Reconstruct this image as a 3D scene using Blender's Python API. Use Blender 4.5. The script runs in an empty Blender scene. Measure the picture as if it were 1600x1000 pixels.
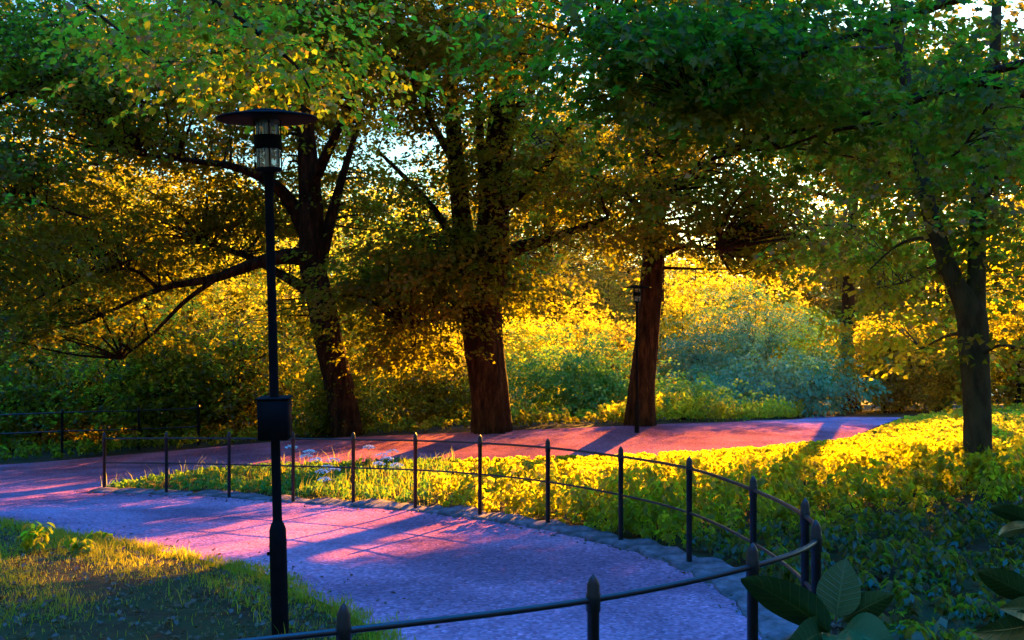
import bpy, math, random
import numpy as np

rng = np.random.default_rng(11)
random.seed(5)
C = bpy.context.scene.collection
R = math.radians

# ------------------------------------------------------------------ camera numbers
F, Y0, H = 1600.0, 400.0, 1.55          # focal length in pixels, horizon row, eye height
SLOPE = .1425                            # the park falls away from the viewer at this grade


def P(px, py, d):
    """a picture point at distance d (metres) as a world point"""
    return np.array([(px - 800.0) / F * d, d, H - (py - Y0) / F * d])


# ------------------------------------------------------------------ terrain
CTRL = [(-12.8, 25.6, -.03), (-10.5, 26, .16), (-8, 26, .36), (-6.4, 26, .52), (-4, 26, .66), (-.8, 26, .79),
        (1.6, 26, .90), (4.2, 27, .98), (7.5, 30, 1.0), (12, 33, 1.0),
        (-6.8, 21, .14), (-5.2, 21, .22), (-3.3, 21, .33), (-.65, 21, .34), (2.6, 21, .42), (5.5, 22, .56), (7.5, 24, .62),
        (8.8, 26, .72), (10.9, 30, .91),
        (-7.5, 17.5, 0), (-5.3, 16.9, 0), (-2.4, 15.1, 0), (-.4, 13.3, 0), (1.3, 10.5, 0), (1.7, 9.2, -.01), (1.9, 8.1, -.08),
        (-6.6, 13.3, 0), (-4.2, 11.2, 0), (-2.3, 9.3, 0), (-1.1, 7.4, -.02), (0, 7.5, -.03), (.4, 10, 0), (-20, 15, 0), (-20, 20, 0),
        (-20, 26, -.03), (-3, 7, -.02), (-6, 9, .0), (-10, 10, .0), (-20, 8, 0),
        (-.69, 4.2, -.3), (.37, 4.6, -.26), (1.18, 5.0, -.2), (1.66, 5.6, -.15), (1.86, 6.5, -.12), (-3, 4, -.25),
        (6.8, 15, .41), (12, 15, .5), (14, 22, .8), (4, 12, .16), (4, 8, -.05), (9, 9, .2), (4, 3, -.35), (0, 0, -.35), (-6, 0, -.3),
        (10, 2, -.1), (3, 16, .33),
        (-20, 34, .1), (-10, 34, .55), (0, 34, .9), (8, 36, 1.0), (16, 38, 1.2), (24, 28, 1.0), (24, 14, .7),
        (-22, 50, .4), (0, 50, 1.0), (22, 50, 1.3), (-22, 62, .5), (0, 62, 1.1), (22, 62, 1.3), (24, 0, 0), (-22, 0, -.1)]
_c = np.array(CTRL, float)
_n = len(_c)


def _phi(r2):
    return 0.5 * r2 * np.log(r2 + 1e-9)


_A = np.zeros((_n + 3, _n + 3))
_d2 = ((_c[:, None, :2] - _c[None, :, :2]) ** 2).sum(-1)
_A[:_n, :_n] = _phi(_d2) + np.eye(_n) * 2.0
_A[:_n, _n] = 1
_A[:_n, _n + 1:] = _c[:, :2]
_A[_n, :_n] = 1
_A[_n + 1:, :_n] = _c[:, :2].T
_w = np.linalg.solve(_A, np.concatenate([_c[:, 2], [0, 0, 0]]))


def gz(x, y):
    x = np.clip(np.asarray(x, float), -24, 24)
    y0 = np.asarray(y, float)
    y = np.clip(y0, -1, 60)
    sh = np.broadcast(x, y).shape
    xf, yf = np.broadcast_to(x, sh).ravel(), np.broadcast_to(y, sh).ravel()
    y_raw = np.clip(np.broadcast_to(y0, sh).ravel(), -15, 118)
    out = np.empty(xf.size)
    for i in range(0, xf.size, 20000):
        a, b = xf[i:i + 20000], yf[i:i + 20000]
        r2 = (a[:, None] - _c[None, :, 0]) ** 2 + (b[:, None] - _c[None, :, 1]) ** 2
        out[i:i + 20000] = _phi(r2) @ _w[:_n] + _w[_n] + _w[_n + 1] * a + _w[_n + 2] * b
    out -= SLOPE * y_raw
    return out.reshape(sh) if sh else float(out[0])


# ------------------------------------------------------------------ materials
def mat(name):
    m = bpy.data.materials.new(name)
    m.use_nodes = True
    m.node_tree.nodes.clear()
    return m, m.node_tree.nodes, m.node_tree.links


def N(nodes, t, **kw):
    n = nodes.new(t)
    for k, v in kw.items():
        setattr(n, k, v)
    return n


def ramp(nodes, stops):
    r = nodes.new('ShaderNodeValToRGB')
    e = r.color_ramp.elements
    while len(e) > 1:
        e.remove(e[-1])
    e[0].position = stops[0][0]
    e[0].color = (*stops[0][1], 1)
    for p, c in stops[1:]:
        x = e.new(p)
        x.color = (*c, 1)
    return r


def leaf_mat(name, cols, trans, tfac=.5, gloss=.012, rough=.45):
    """thin leaf: diffuse in front, light let through from behind, a faint gloss; every leaf its own tone"""
    m, n, l = mat(name)
    geo = N(n, 'ShaderNodeNewGeometry')
    k = len(cols)
    rc = ramp(n, [(i / max(1, k - 1), c) for i, c in enumerate(cols)])
    rt = ramp(n, [(i / max(1, len(trans) - 1), c) for i, c in enumerate(trans)])
    l.new(geo.outputs['Random Per Island'], rc.inputs[0])
    l.new(geo.outputs['Random Per Island'], rt.inputs[0])
    df = N(n, 'ShaderNodeBsdfDiffuse')
    tr = N(n, 'ShaderNodeBsdfTranslucent')
    gl = N(n, 'ShaderNodeBsdfGlossy')
    gl.inputs['Roughness'].default_value = rough
    gl.inputs['Color'].default_value = (.8, .8, .8, 1)
    l.new(rc.outputs[0], df.inputs['Color'])
    l.new(rt.outputs[0], tr.inputs['Color'])
    mx = N(n, 'ShaderNodeMixShader')
    mx.inputs[0].default_value = tfac
    l.new(df.outputs[0], mx.inputs[1])
    l.new(tr.outputs[0], mx.inputs[2])
    mg = N(n, 'ShaderNodeMixShader')
    mg.inputs[0].default_value = gloss
    l.new(mx.outputs[0], mg.inputs[1])
    l.new(gl.outputs[0], mg.inputs[2])
    o = N(n, 'ShaderNodeOutputMaterial')
    l.new(mg.outputs[0], o.inputs[0])
    return m


def noise_mat(name, stops, scale=6, detail=8, rough=.9, bump=.4, bscale=None, stretch=(1, 1, 1), spec=.2, dist=.02, metallic=0.0):
    m, n, l = mat(name)
    tc = N(n, 'ShaderNodeTexCoord')
    mp = N(n, 'ShaderNodeMapping')
    mp.inputs['Scale'].default_value = stretch
    l.new(tc.outputs['Object'], mp.inputs[0])
    nz = N(n, 'ShaderNodeTexNoise')
    nz.inputs['Scale'].default_value = scale
    nz.inputs['Detail'].default_value = detail
    nz.inputs['Roughness'].default_value = .65
    l.new(mp.outputs[0], nz.inputs['Vector'])
    r = ramp(n, stops)
    l.new(nz.outputs['Fac'], r.inputs[0])
    b2 = N(n, 'ShaderNodeTexNoise')
    b2.inputs['Scale'].default_value = bscale or scale * 4
    b2.inputs['Detail'].default_value = 6
    l.new(mp.outputs[0], b2.inputs['Vector'])
    bp = N(n, 'ShaderNodeBump')
    bp.inputs['Strength'].default_value = bump
    bp.inputs['Distance'].default_value = dist
    l.new(b2.outputs['Fac'], bp.inputs['Height'])
    p = N(n, 'ShaderNodeBsdfPrincipled')
    p.inputs['Roughness'].default_value = rough
    p.inputs['Specular IOR Level'].default_value = spec
    p.inputs['Metallic'].default_value = metallic
    l.new(r.outputs[0], p.inputs['Base Color'])
    l.new(bp.outputs[0], p.inputs['Normal'])
    o = N(n, 'ShaderNodeOutputMaterial')
    l.new(p.outputs[0], o.inputs[0])
    return m


M = {}
M['canopy'] = leaf_mat('canopy_leaf', [(.020, .045, .005), (.028, .065, .007), (.04, .08, .008)],
                       [(.36, .32, .010), (.50, .48, .02), (.60, .60, .02)], .5)
M['backwood'] = leaf_mat('back_leaf', [(.025, .045, .005), (.035, .065, .007), (.05, .075, .008)],
                         [(.50, .40, .010), (.66, .58, .02), (.76, .72, .02)], .55)
M['airy'] = leaf_mat('gold_leaf', [(.06, .09, .008), (.09, .12, .012), (.12, .13, .012)],
                    [(.70, .60, .015), (.82, .78, .03), (.86, .84, .03)], .65)
M['sunlit_tint'] = leaf_mat('sun_tinted_leaf', [(.03, .06, .006), (.045, .085, .008), (.07, .10, .01)],
                    [(.60, .52, .012), (.74, .70, .02), (.82, .80, .02)], .6)  # brighter leaf for the sunlit bough; sun glow put into its colour
M['near'] = leaf_mat('near_leaf', [(.018, .06, .006), (.026, .085, .008), (.04, .11, .008)],
                     [(.20, .30, .008), (.28, .38, .012), (.34, .42, .012)], .45, .008)
M['linden'] = leaf_mat('lime_leaf', [(.05, .15, .008), (.07, .19, .010), (.10, .20, .008), (.12, .08, .008)],
                       [(.42, .58, .012), (.55, .68, .02), (.70, .72, .02), (.6, .36, .02)], .5, .012)
M['bush'] = leaf_mat('bush_leaf', [(.05, .17, .02), (.07, .23, .03), (.10, .27, .03)],
                     [(.18, .45, .03), (.28, .55, .04), (.42, .62, .04)], .4)
M['teal'] = leaf_mat('fern_leaf', [(.05, .25, .12), (.07, .31, .14), (.10, .36, .14)],
                     [(.12, .4, .06), (.18, .5, .08), (.3, .55, .06)], .28)
M['nettle'] = leaf_mat('nettle_leaf', [(.05, .10, .008), (.07, .14, .012), (.11, .17, .012)],
                       [(.70, .66, .015), (.84, .82, .02), (.88, .86, .02)], .62)
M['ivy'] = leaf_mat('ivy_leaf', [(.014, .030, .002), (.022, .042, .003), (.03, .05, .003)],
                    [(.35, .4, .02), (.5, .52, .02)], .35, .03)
M['grass'] = leaf_mat('grass_blade', [(.05, .10, .010), (.07, .14, .014), (.12, .15, .014)],
                      [(.55, .55, .02), (.7, .68, .03), (.75, .66, .03)], .5, .03)
M['litter'] = leaf_mat('litter_leaf', [(.10, .04, .012), (.16, .07, .02), (.07, .04, .02)],
                       [(.25, .1, .02), (.3, .12, .02)], .2, .03)
M['bark'] = noise_mat('bark', [(.3, (.008, .003, .0015)), (.5, (.05, .018, .007)), (.66, (.12, .045, .016))], 9, 10, .95, 1.0, 20,
                      (1, 1, .24), .1, .12)
M['bark_mossy'] = noise_mat('mossy_bark', [(.3, (.03, .02, .012)), (.5, (.08, .06, .03)), (.68, (.12, .085, .04))], 6, 8, .95, .9, 14,
                            (1, 1, .35), .1, .05)
M['iron'] = noise_mat('black_iron', [(.35, (.008, .008, .009)), (.6, (.014, .014, .016)), (.75, (.03, .02, .014))], 14, 6, .42, .15, 60,
                      spec=.4, dist=.003)
M['lamp_paint'] = noise_mat('lamp_paint', [(.3, (.003, .0035, .004)), (.7, (.007, .008, .009))], 9, 6, .75, .1, 80, spec=.06, dist=.002)
M['stone'] = noise_mat('edging_stone', [(.3, (.035, .03, .02)), (.45, (.10, .07, .07)), (.58, (.19, .12, .13)), (.72, (.30, .20, .21))], 5, 10, .9, .8, 30, dist=.02)


def path_material():
    m, n, l = mat('gravel_path')
    tc = N(n, 'ShaderNodeTexCoord')
    big = N(n, 'ShaderNodeTexNoise')
    big.inputs['Scale'].default_value = .55
    big.inputs['Detail'].default_value = 6
    l.new(tc.outputs['Object'], big.inputs['Vector'])
    vor = N(n, 'ShaderNodeTexVoronoi')
    vor.inputs['Scale'].default_value = 34
    l.new(tc.outputs['Object'], vor.inputs['Vector'])
    fine = N(n, 'ShaderNodeTexNoise')
    fine.inputs['Scale'].default_value = 48
    fine.inputs['Detail'].default_value = 4
    l.new(tc.outputs['Object'], fine.inputs['Vector'])
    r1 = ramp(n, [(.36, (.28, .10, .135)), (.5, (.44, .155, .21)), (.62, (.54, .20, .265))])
    l.new(big.outputs['Fac'], r1.inputs[0])
    r2 = ramp(n, [(0.0, (.35, .35, .35)), (.45, (.85, .85, .85)), (.8, (1.25, 1.25, 1.25)), (1.0, (2.2, 2.1, 2.1))])
    l.new(vor.outputs['Color'], r2.inputs[0])
    mul = N(n, 'ShaderNodeMix', data_type='RGBA', blend_type='MULTIPLY')
    mul.inputs['Factor'].default_value = .75
    l.new(r1.outputs[0], mul.inputs['A'])
    l.new(r2.outputs[0], mul.inputs['B'])
    add = N(n, 'ShaderNodeMath', operation='ADD')
    l.new(vor.outputs['Distance'], add.inputs[0])
    l.new(fine.outputs['Fac'], add.inputs[1])
    bp = N(n, 'ShaderNodeBump')
    bp.inputs['Strength'].default_value = .8
    bp.inputs['Distance'].default_value = .012
    l.new(add.outputs[0], bp.inputs['Height'])
    p = N(n, 'ShaderNodeBsdfPrincipled')
    p.inputs['Roughness'].default_value = .92
    p.inputs['Specular IOR Level'].default_value = 0.0
    l.new(mul.outputs['Result'], p.inputs['Base Color'])
    l.new(bp.outputs[0], p.inputs['Normal'])
    o = N(n, 'ShaderNodeOutputMaterial')
    l.new(p.outputs[0], o.inputs[0])
    return m


M['path'] = path_material()
M['soil'] = noise_mat('woodland_soil', [(.3, (.020, .009, .002)), (.44, (.055, .022, .004)), (.52, (.04, .028, .004)), (.62, (.06, .034, .005)), (.78, (.11, .045, .010))],
                      1.6, 10, .95, .8, 25, dist=.03)


def simple(name, col, rough=.5, alpha=None, trans=0.0, spec=.5):
    m, n, l = mat(name)
    p = N(n, 'ShaderNodeBsdfPrincipled')
    p.inputs['Base Color'].default_value = (*col, 1)
    p.inputs['Roughness'].default_value = rough
    p.inputs['Transmission Weight'].default_value = trans
    p.inputs['Specular IOR Level'].default_value = spec
    o = N(n, 'ShaderNodeOutputMaterial')
    l.new(p.outputs[0], o.inputs[0])
    return m


def glass_material():
    m, n, l = mat('lantern_glass')
    t = N(n, 'ShaderNodeBsdfTransparent')
    t.inputs['Color'].default_value = (.62, .62, .60, 1)
    g = N(n, 'ShaderNodeBsdfGlossy')
    g.inputs['Roughness'].default_value = .12
    fr = N(n, 'ShaderNodeFresnel')
    d = N(n, 'ShaderNodeBsdfDiffuse')
    d.inputs['Color'].default_value = (.5, .48, .42, 1)
    m1 = N(n, 'ShaderNodeMixShader')
    m1.inputs[0].default_value = .25
    l.new(t.outputs[0], m1.inputs[1])
    l.new(d.outputs[0], m1.inputs[2])
    m2 = N(n, 'ShaderNodeMixShader')
    l.new(fr.outputs[0], m2.inputs[0])
    l.new(m1.outputs[0], m2.inputs[1])
    l.new(g.outputs[0], m2.inputs[2])
    o = N(n, 'ShaderNodeOutputMaterial')
    l.new(m2.outputs[0], o.inputs[0])
    return m


M['glass'] = glass_material()
M['water'] = noise_mat('lake_water', [(.3, (.02, .05, .07)), (.7, (.03, .07, .09))], .05, 4, .12, .25, .4, (1, .4, 1), .5, .2)
M['bulb'] = simple('lamp_tube', (.55, .42, .30), .35)
M['flower'] = simple('umbel_flower', (.78, .76, .70), .8)
M['stem'] = simple('green_stem', (.10, .14, .03), .7)
M['red_stem'] = simple('woody_stem', (.06, .045, .025), .8)


# ------------------------------------------------------------------ mesh helpers
class MB:
    def __init__(self):
        self.v, self.f, self.n = [], [], 0

    def add(self, verts, faces):
        verts = np.asarray(verts, float)
        self.v.append(verts)
        self.f.append(np.asarray(faces, np.int64) + self.n)
        self.n += len(verts)

    def build(self, name, material, parent=None, smooth=False, origin=None):
        V = np.concatenate(self.v)
        if origin is not None:
            V = V - np.asarray(origin)
        me = bpy.data.meshes.new(name)
        me.vertices.add(len(V))
        me.vertices.foreach_set('co', V.astype(np.float32).ravel())
        tot = np.concatenate([np.full(len(f), f.shape[1]) for f in self.f]).astype(np.int32)
        loops = np.concatenate([f.ravel() for f in self.f]).astype(np.int32)
        start = np.concatenate([[0], np.cumsum(tot)[:-1]]).astype(np.int32)
        me.loops.add(len(loops))
        me.loops.foreach_set('vertex_index', loops)
        me.polygons.add(len(tot))
        me.polygons.foreach_set('loop_start', start)
        me.polygons.foreach_set('loop_total', tot)
        if smooth:
            me.polygons.foreach_set('use_smooth', np.ones(len(tot), bool))
        me.update(calc_edges=True)
        me.validate()
        me.materials.append(material)
        o = bpy.data.objects.new(name, me)
        C.objects.link(o)
        if parent is not None:
            o.parent = parent
        if origin is not None and parent is None:
            o.location = origin
        return o


def tag(o, label=None, cat=None, group=None, kind=None):
    if label:
        o['label'] = label
    if cat:
        o['category'] = cat
    if group:
        o['group'] = group
    if kind:
        o['kind'] = kind
    return o


def empty(name, loc, rot=(0, 0, 0)):
    o = bpy.data.objects.new(name, None)
    C.objects.link(o)
    o.location = tuple(float(q) for q in loc)
    o.rotation_euler = rot
    o.empty_display_size = .2
    return o


def smooth_line(pts, rad, sub=6):
    """Catmull-Rom through the points, with radii"""
    p = np.asarray(pts, float)
    r = np.asarray(rad, float)
    q = np.vstack([2 * p[0] - p[1], p, 2 * p[-1] - p[-2]])
    out, ro = [], []
    for i in range(len(p) - 1):
        a, b, c, d = q[i], q[i + 1], q[i + 2], q[i + 3]
        for t in np.linspace(0, 1, sub, endpoint=False):
            out.append(.5 * ((2 * b) + (-a + c) * t + (2 * a - 5 * b + 4 * c - d) * t * t + (-a + 3 * b - 3 * c + d) * t ** 3))
            ro.append(r[i] * (1 - t) + r[i + 1] * t)
    out.append(p[-1])
    ro.append(r[-1])
    return np.array(out), np.array(ro)


def tube(mb, pts, rad, sides=8, flute=0.0, nfl=6, rough=0.0, cap=True):
    p = np.asarray(pts, float)
    r = np.asarray(rad, float)
    n = len(p)
    t = np.gradient(p, axis=0)
    t /= np.linalg.norm(t, axis=1)[:, None] + 1e-9
    u = np.cross(t[0], [0.31, 0.95, 0.1])
    if np.linalg.norm(u) < .2:
        u = np.cross(t[0], [1, 0, 0])
    u /= np.linalg.norm(u)
    a = np.linspace(0, 2 * np.pi, sides, endpoint=False)
    ph = rng.uniform(0, 6.28, 4)
    V = np.empty((n, sides, 3))
    for i in range(n):
        u = u - t[i] * (u @ t[i])
        u /= np.linalg.norm(u) + 1e-9
        w = np.cross(t[i], u)
        k = np.ones(sides)
        if np.any(flute):
            f = flute[i] if np.ndim(flute) else flute
            k = 1 + f * (np.sin(nfl * a + ph[0] + .25 * i / n * 6) * .6 + np.sin((nfl + 3) * a + ph[1]) * .4)
        if rough:
            k = k * (1 + rough * rng.normal(0, 1, sides))
        V[i] = p[i] + (np.cos(a) * k * r[i])[:, None] * u + (np.sin(a) * k * r[i])[:, None] * w
    idx = np.arange(n * sides).reshape(n, sides)
    f = np.stack([idx[:-1], np.roll(idx[:-1], -1, 1), np.roll(idx[1:], -1, 1), idx[1:]], -1).reshape(-1, 4)
    mb.add(V.reshape(-1, 3), f)
    if cap:
        base = mb.n - n * sides
        c = np.vstack([p[-1] + t[-1] * r[-1] * .5])
        i0 = mb.n
        mb.add(c, np.zeros((0, 3), int))
        last = base + idx[-1]
        mb.f.append(np.stack([last, np.roll(last, -1), np.full(sides, i0)], -1))


def lathe(mb, prof, sides=24, centre=(0, 0, 0)):
    a = np.linspace(0, 2 * np.pi, sides, endpoint=False)
    V = np.array([[(r * math.cos(q) + centre[0], r * math.sin(q) + centre[1], z + centre[2]) for q in a] for r, z in prof])
    n = len(prof)
    idx = np.arange(n * sides).reshape(n, sides)
    f = np.stack([idx[:-1], np.roll(idx[:-1], -1, 1), np.roll(idx[1:], -1, 1), idx[1:]], -1).reshape(-1, 4)
    mb.add(V.reshape(-1, 3), f)


def box(mb, lo, hi, bev=.006):
    """box with chamfered upright and top edges"""
    x0, y0, z0 = lo
    x1, y1, z1 = hi
    b = bev
    ring = lambda x0, x1, y0, y1, z: [(x0 + b, y0, z), (x1 - b, y0, z), (x1, y0 + b, z), (x1, y1 - b, z), (x1 - b, y1, z), (x0 + b, y1, z),
                                      (x0, y1 - b, z), (x0, y0 + b, z)]
    V = ring(x0 + b, x1 - b, y0 + b, y1 - b, z0) + ring(x0, x1, y0, y1, z0 + b) + ring(x0, x1, y0, y1, z1 - b) + ring(x0 + b, x1 - b, y0 + b, y1 - b, z1)
    idx = np.arange(32).reshape(4, 8)
    f = np.stack([idx[:-1], np.roll(idx[:-1], -1, 1), np.roll(idx[1:], -1, 1), idx[1:]], -1).reshape(-1, 4)
    mb.add(V, f)
    base = mb.n - 32
    mb.f.append(np.array([[base + 24 + i for i in range(8)]]))
    mb.f.append(np.array([[base + 7 - i for i in range(8)]]))


def unit(v):
    return v / (np.linalg.norm(v, axis=-1, keepdims=True) + 1e-9)


def leaves(mb, c, nrm, d, L, W, kind=4, fold=.18):
    """leaf blades at c, facing nrm, pointing along d; kind 4 = folded rhomb, 6 = pointed oval with a midrib, 10 = lobed"""
    c = np.asarray(c, float)
    n = len(c)
    nrm = unit(nrm)
    d = unit(d - nrm * (d * nrm).sum(-1, keepdims=True))
    s = np.cross(d, nrm)
    L = np.broadcast_to(L, (n,))[:, None]
    W = np.broadcast_to(W, (n,))[:, None]
    if kind == 4:
        V = np.stack([c - d * L * .5, c + s * W * .5 + nrm * W * fold + d * L * .02, c + d * L * .5 - nrm * L * .12,
                      c - s * W * .5 + nrm * W * fold + d * L * .02], 1)
        f = np.arange(n * 4).reshape(n, 4)
        mb.add(V.reshape(-1, 3), f)
    elif kind == 6:
        V = np.stack([c - d * L * .5, c + s * W * .42 + nrm * W * fold - d * L * .2, c + s * W * .42 + nrm * W * fold + d * L * .12,
                      c + d * L * .5 - nrm * L * .12, c - s * W * .42 + nrm * W * fold + d * L * .12, c - s * W * .42 + nrm * W * fold - d * L * .2], 1)
        i = np.arange(n)[:, None] * 6
        mb.add(V.reshape(-1, 3), np.concatenate([i + np.array([0, 1, 2, 3]), i + np.array([0, 3, 4, 5])]))
    else:
        pr = [(-.5, 0), (-.38, .42), (-.12, .26), (.08, .52), (.16, .22), (.5, 0)]
        cols = [c - d * L * .5]
        for a, b in pr[1:-1]:
            cols.append(c + d * L * a + s * W * b + nrm * W * fold * abs(b) * 2)
        cols.append(c + d * L * .5 - nrm * L * .1)
        for a, b in reversed(pr[1:-1]):
            cols.append(c + d * L * a - s * W * b + nrm * W * fold * abs(b) * 2)
        V = np.stack(cols, 1)
        i = np.arange(n)[:, None] * 10
        q = [[0, 1, 2, 5], [2, 3, 4, 5], [0, 5, 8, 9], [5, 6, 7, 8]]
        mb.add(V.reshape(-1, 3), np.concatenate([i + np.array(x) for x in q]))


def spray_leaves(mb, cen, out, nleaf, rad, L, W, kind=4, tilt=.4, jit=.5, droop=.35):
    """flat sprays of leaves: cen (m,3) centres, out (m,3) the way each spray reaches"""
    m = len(cen)
    up = np.tile([0, 0, 1.0], (m, 1))
    sn = unit(up + out * tilt + rng.normal(0, .22, (m, 3)))
    u = unit(np.cross(sn, rng.normal(0, 1, (m, 3))))
    w = np.cross(sn, u)
    r = rad * np.sqrt(rng.uniform(0, 1, (m, nleaf))) * rng.uniform(.7, 1.25, (m, 1))
    a = rng.uniform(0, 2 * np.pi, (m, nleaf))
    rad_dir = np.cos(a)[..., None] * u[:, None] + np.sin(a)[..., None] * w[:, None]
    pos = cen[:, None] + rad_dir * r[..., None] + sn[:, None] * rng.normal(0, rad * .13, (m, nleaf))[..., None]
    pos[..., 2] -= droop * r ** 2 / rad
    nn = sn[:, None] + rng.normal(0, jit, (m, nleaf, 3))
    dd = rad_dir + out[:, None] * .8 + rng.normal(0, .4, (m, nleaf, 3))
    dd[..., 2] -= .35
    k = m * nleaf
    s = rng.uniform(.65, 1.25, k)
    leaves(mb, pos.reshape(k, 3), nn.reshape(k, 3), dd.reshape(k, 3), L * s, W * s, kind)


def in_ball(n, lo=.0, p=2.2):
    v = unit(rng.normal(0, 1, (n, 3)))
    return v * (lo + (1 - lo) * rng.uniform(0, 1, (n, 1)) ** (1 / p)), v


def crown_points(ells, per):
    """clump centres in each ellipsoid, sprays gathered round them; returns sprays, outward, clumps"""
    S, O, K = [], [], []
    for (c, r, nclump) in ells:
        b, v = in_ball(nclump)
        k = np.asarray(c) + b * np.asarray(r)
        K.append(k)
        off = rng.normal(0, 1, (nclump, per, 3)) * np.array([.75, .75, .24])
        s = (k[:, None] + off).reshape(-1, 3)
        S.append(s)
        o = unit((s - np.asarray(c)) / np.asarray(r) * np.array([1, 1, .35]) + off.reshape(-1, 3) * .4)
        O.append(o)
    return np.concatenate(S), np.concatenate(O), np.concatenate(K)


def twigs(mb, K, limb, r0=.03, sides=4, frac=1.0, sag=.25):
    """a bent branch from the nearest limb point to each clump"""
    limb = np.asarray(limb)
    for k in K:
        if rng.uniform() > frac:
            continue
        below = limb - k
        dist = np.linalg.norm(below * np.array([1, 1, 1.3]), axis=1) + np.where(below[:, 2] > .3, 1.5, 0)
        a = limb[dist.argmin()]
        ln = np.linalg.norm(k - a)
        if ln < .25 or ln > 7:
            continue
        mid = (a + k) / 2 + rng.normal(0, .09 * ln, 3) + np.array([0, 0, sag * ln * .4])
        p, r = smooth_line([a, mid, k, k + (k - mid) * .3], [r0 * min(1.6, .5 + ln * .3), r0 * .6 * min(1.6, .5 + ln * .3), r0 * .35, r0 * .12], 4)
        tube(mb, p, r, sides, cap=False)


def make_tree(name, base, limbs, ells, label, cat='tree', group=None, leafmat='canopy', bark='bark', per=6, nleaf=24, rad=.42, L=.13, W=.1,
              kind=4, flare=.5, flute=.06, twig=.03, sides=14, jit=.5, tilt=.4, twig_frac=1.0, bough=None, boughmat='sunlit_tint'):
    """limbs: list of (points, radii); the first is the trunk. ells: (centre, radii, clumps)"""
    root = empty(name, base)
    base = np.asarray(base, float)
    tm = MB()
    lp = []
    for i, (pts, rad_) in enumerate(limbs):
        p, r = smooth_line(pts, rad_, 7)
        if i == 0:
            hgt = p[:, 2] - p[0, 2]
            r = r * (1 + flare * np.exp(-hgt / .45))
            fl = flute * (.35 + 1.6 * np.exp(-hgt / .8))
            p[0, 2] -= .25
            tube(tm, p, r, sides * 2, fl, 5, .012)
        else:
            tube(tm, p, r, max(6, sides - 4), flute * .3, 4, .012)
        lp.append(p[(3 if i else len(p) // 3):])
    lp = np.concatenate(lp)
    S, O, K = crown_points(ells, per)
    twigs(tm, K, lp, twig, 4, twig_frac)
    if bough:
        S2, O2, K2 = crown_points(bough, per)
        twigs(tm, K2, lp, twig, 4, twig_frac)
        bm_ = MB()
        spray_leaves(bm_, S2, O2, nleaf, rad, L, W, kind, tilt, jit)
        bm_.build('lower_bough', M[boughmat], root, False, base)
    tm.build('trunk', M[bark], root, True, base)
    cm = MB()
    spray_leaves(cm, S, O, nleaf, rad, L, W, kind, tilt, jit)
    cm.build('crown', M[leafmat], root, False, base)
    return tag(root, label, cat, group)


DENS = 5.5


def EL(px, py, rx, ry, d, dd, dens):
    """crown ellipsoid from its place in the view, with its own depth dd; dens = clumps per square metre seen"""
    c = P(px, py, d)
    a, b = rx / F * d, ry / F * d
    return (c, (a, dd, b), max(3, int(math.pi * a * b * dens * DENS)))


def LIMB(pts, d):
    """[(px, py, width px, depth offset)]"""
    return ([P(p[0], p[1], d + (p[3] if len(p) > 3 else 0)) for p in pts], [p[2] / 2 / F * d for p in pts])


# ------------------------------------------------------------------ sun, sky, camera
SUN_AZ, SUN_EL = R(20), math.atan((math.tan(R(17)) / math.cos(R(20)) - SLOPE) * math.cos(R(20)))
w = bpy.data.worlds.new("World")
bpy.context.scene.world = w
w.use_nodes = True
wn, wl = w.node_tree.nodes, w.node_tree.links
wn.clear()
sky = wn.new('ShaderNodeTexSky')
sky.sky_type = 'NISHITA'
sky.sun_disc = False
sky.sun_elevation = SUN_EL
sky.sun_rotation = SUN_AZ
sky.air_density = 1.0
sky.dust_density = .6
sky.ozone_density = 2.5
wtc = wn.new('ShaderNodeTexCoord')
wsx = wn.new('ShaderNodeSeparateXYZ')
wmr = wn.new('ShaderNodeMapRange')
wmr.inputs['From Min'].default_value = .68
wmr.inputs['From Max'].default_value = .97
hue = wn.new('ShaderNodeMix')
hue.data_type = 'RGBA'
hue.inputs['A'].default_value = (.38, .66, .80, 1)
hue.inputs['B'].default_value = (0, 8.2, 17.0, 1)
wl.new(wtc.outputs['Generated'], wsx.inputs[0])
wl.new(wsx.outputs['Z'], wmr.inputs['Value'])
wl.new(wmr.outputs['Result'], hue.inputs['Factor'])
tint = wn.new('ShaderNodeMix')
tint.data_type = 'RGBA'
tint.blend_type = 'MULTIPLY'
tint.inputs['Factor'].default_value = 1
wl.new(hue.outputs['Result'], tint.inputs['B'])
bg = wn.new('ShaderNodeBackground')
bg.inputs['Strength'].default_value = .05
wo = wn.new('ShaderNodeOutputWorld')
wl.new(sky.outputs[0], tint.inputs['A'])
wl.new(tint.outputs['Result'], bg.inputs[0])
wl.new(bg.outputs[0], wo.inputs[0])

sl = bpy.data.lights.new('sun', 'SUN')
sl.energy = 5.0
sl.angle = R(.5)
sl.color = (1, .42, .035)
so = bpy.data.objects.new('sun', sl)
C.objects.link(so)
so.rotation_euler = (R(90) - SUN_EL, 0, math.pi - SUN_AZ)

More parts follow.
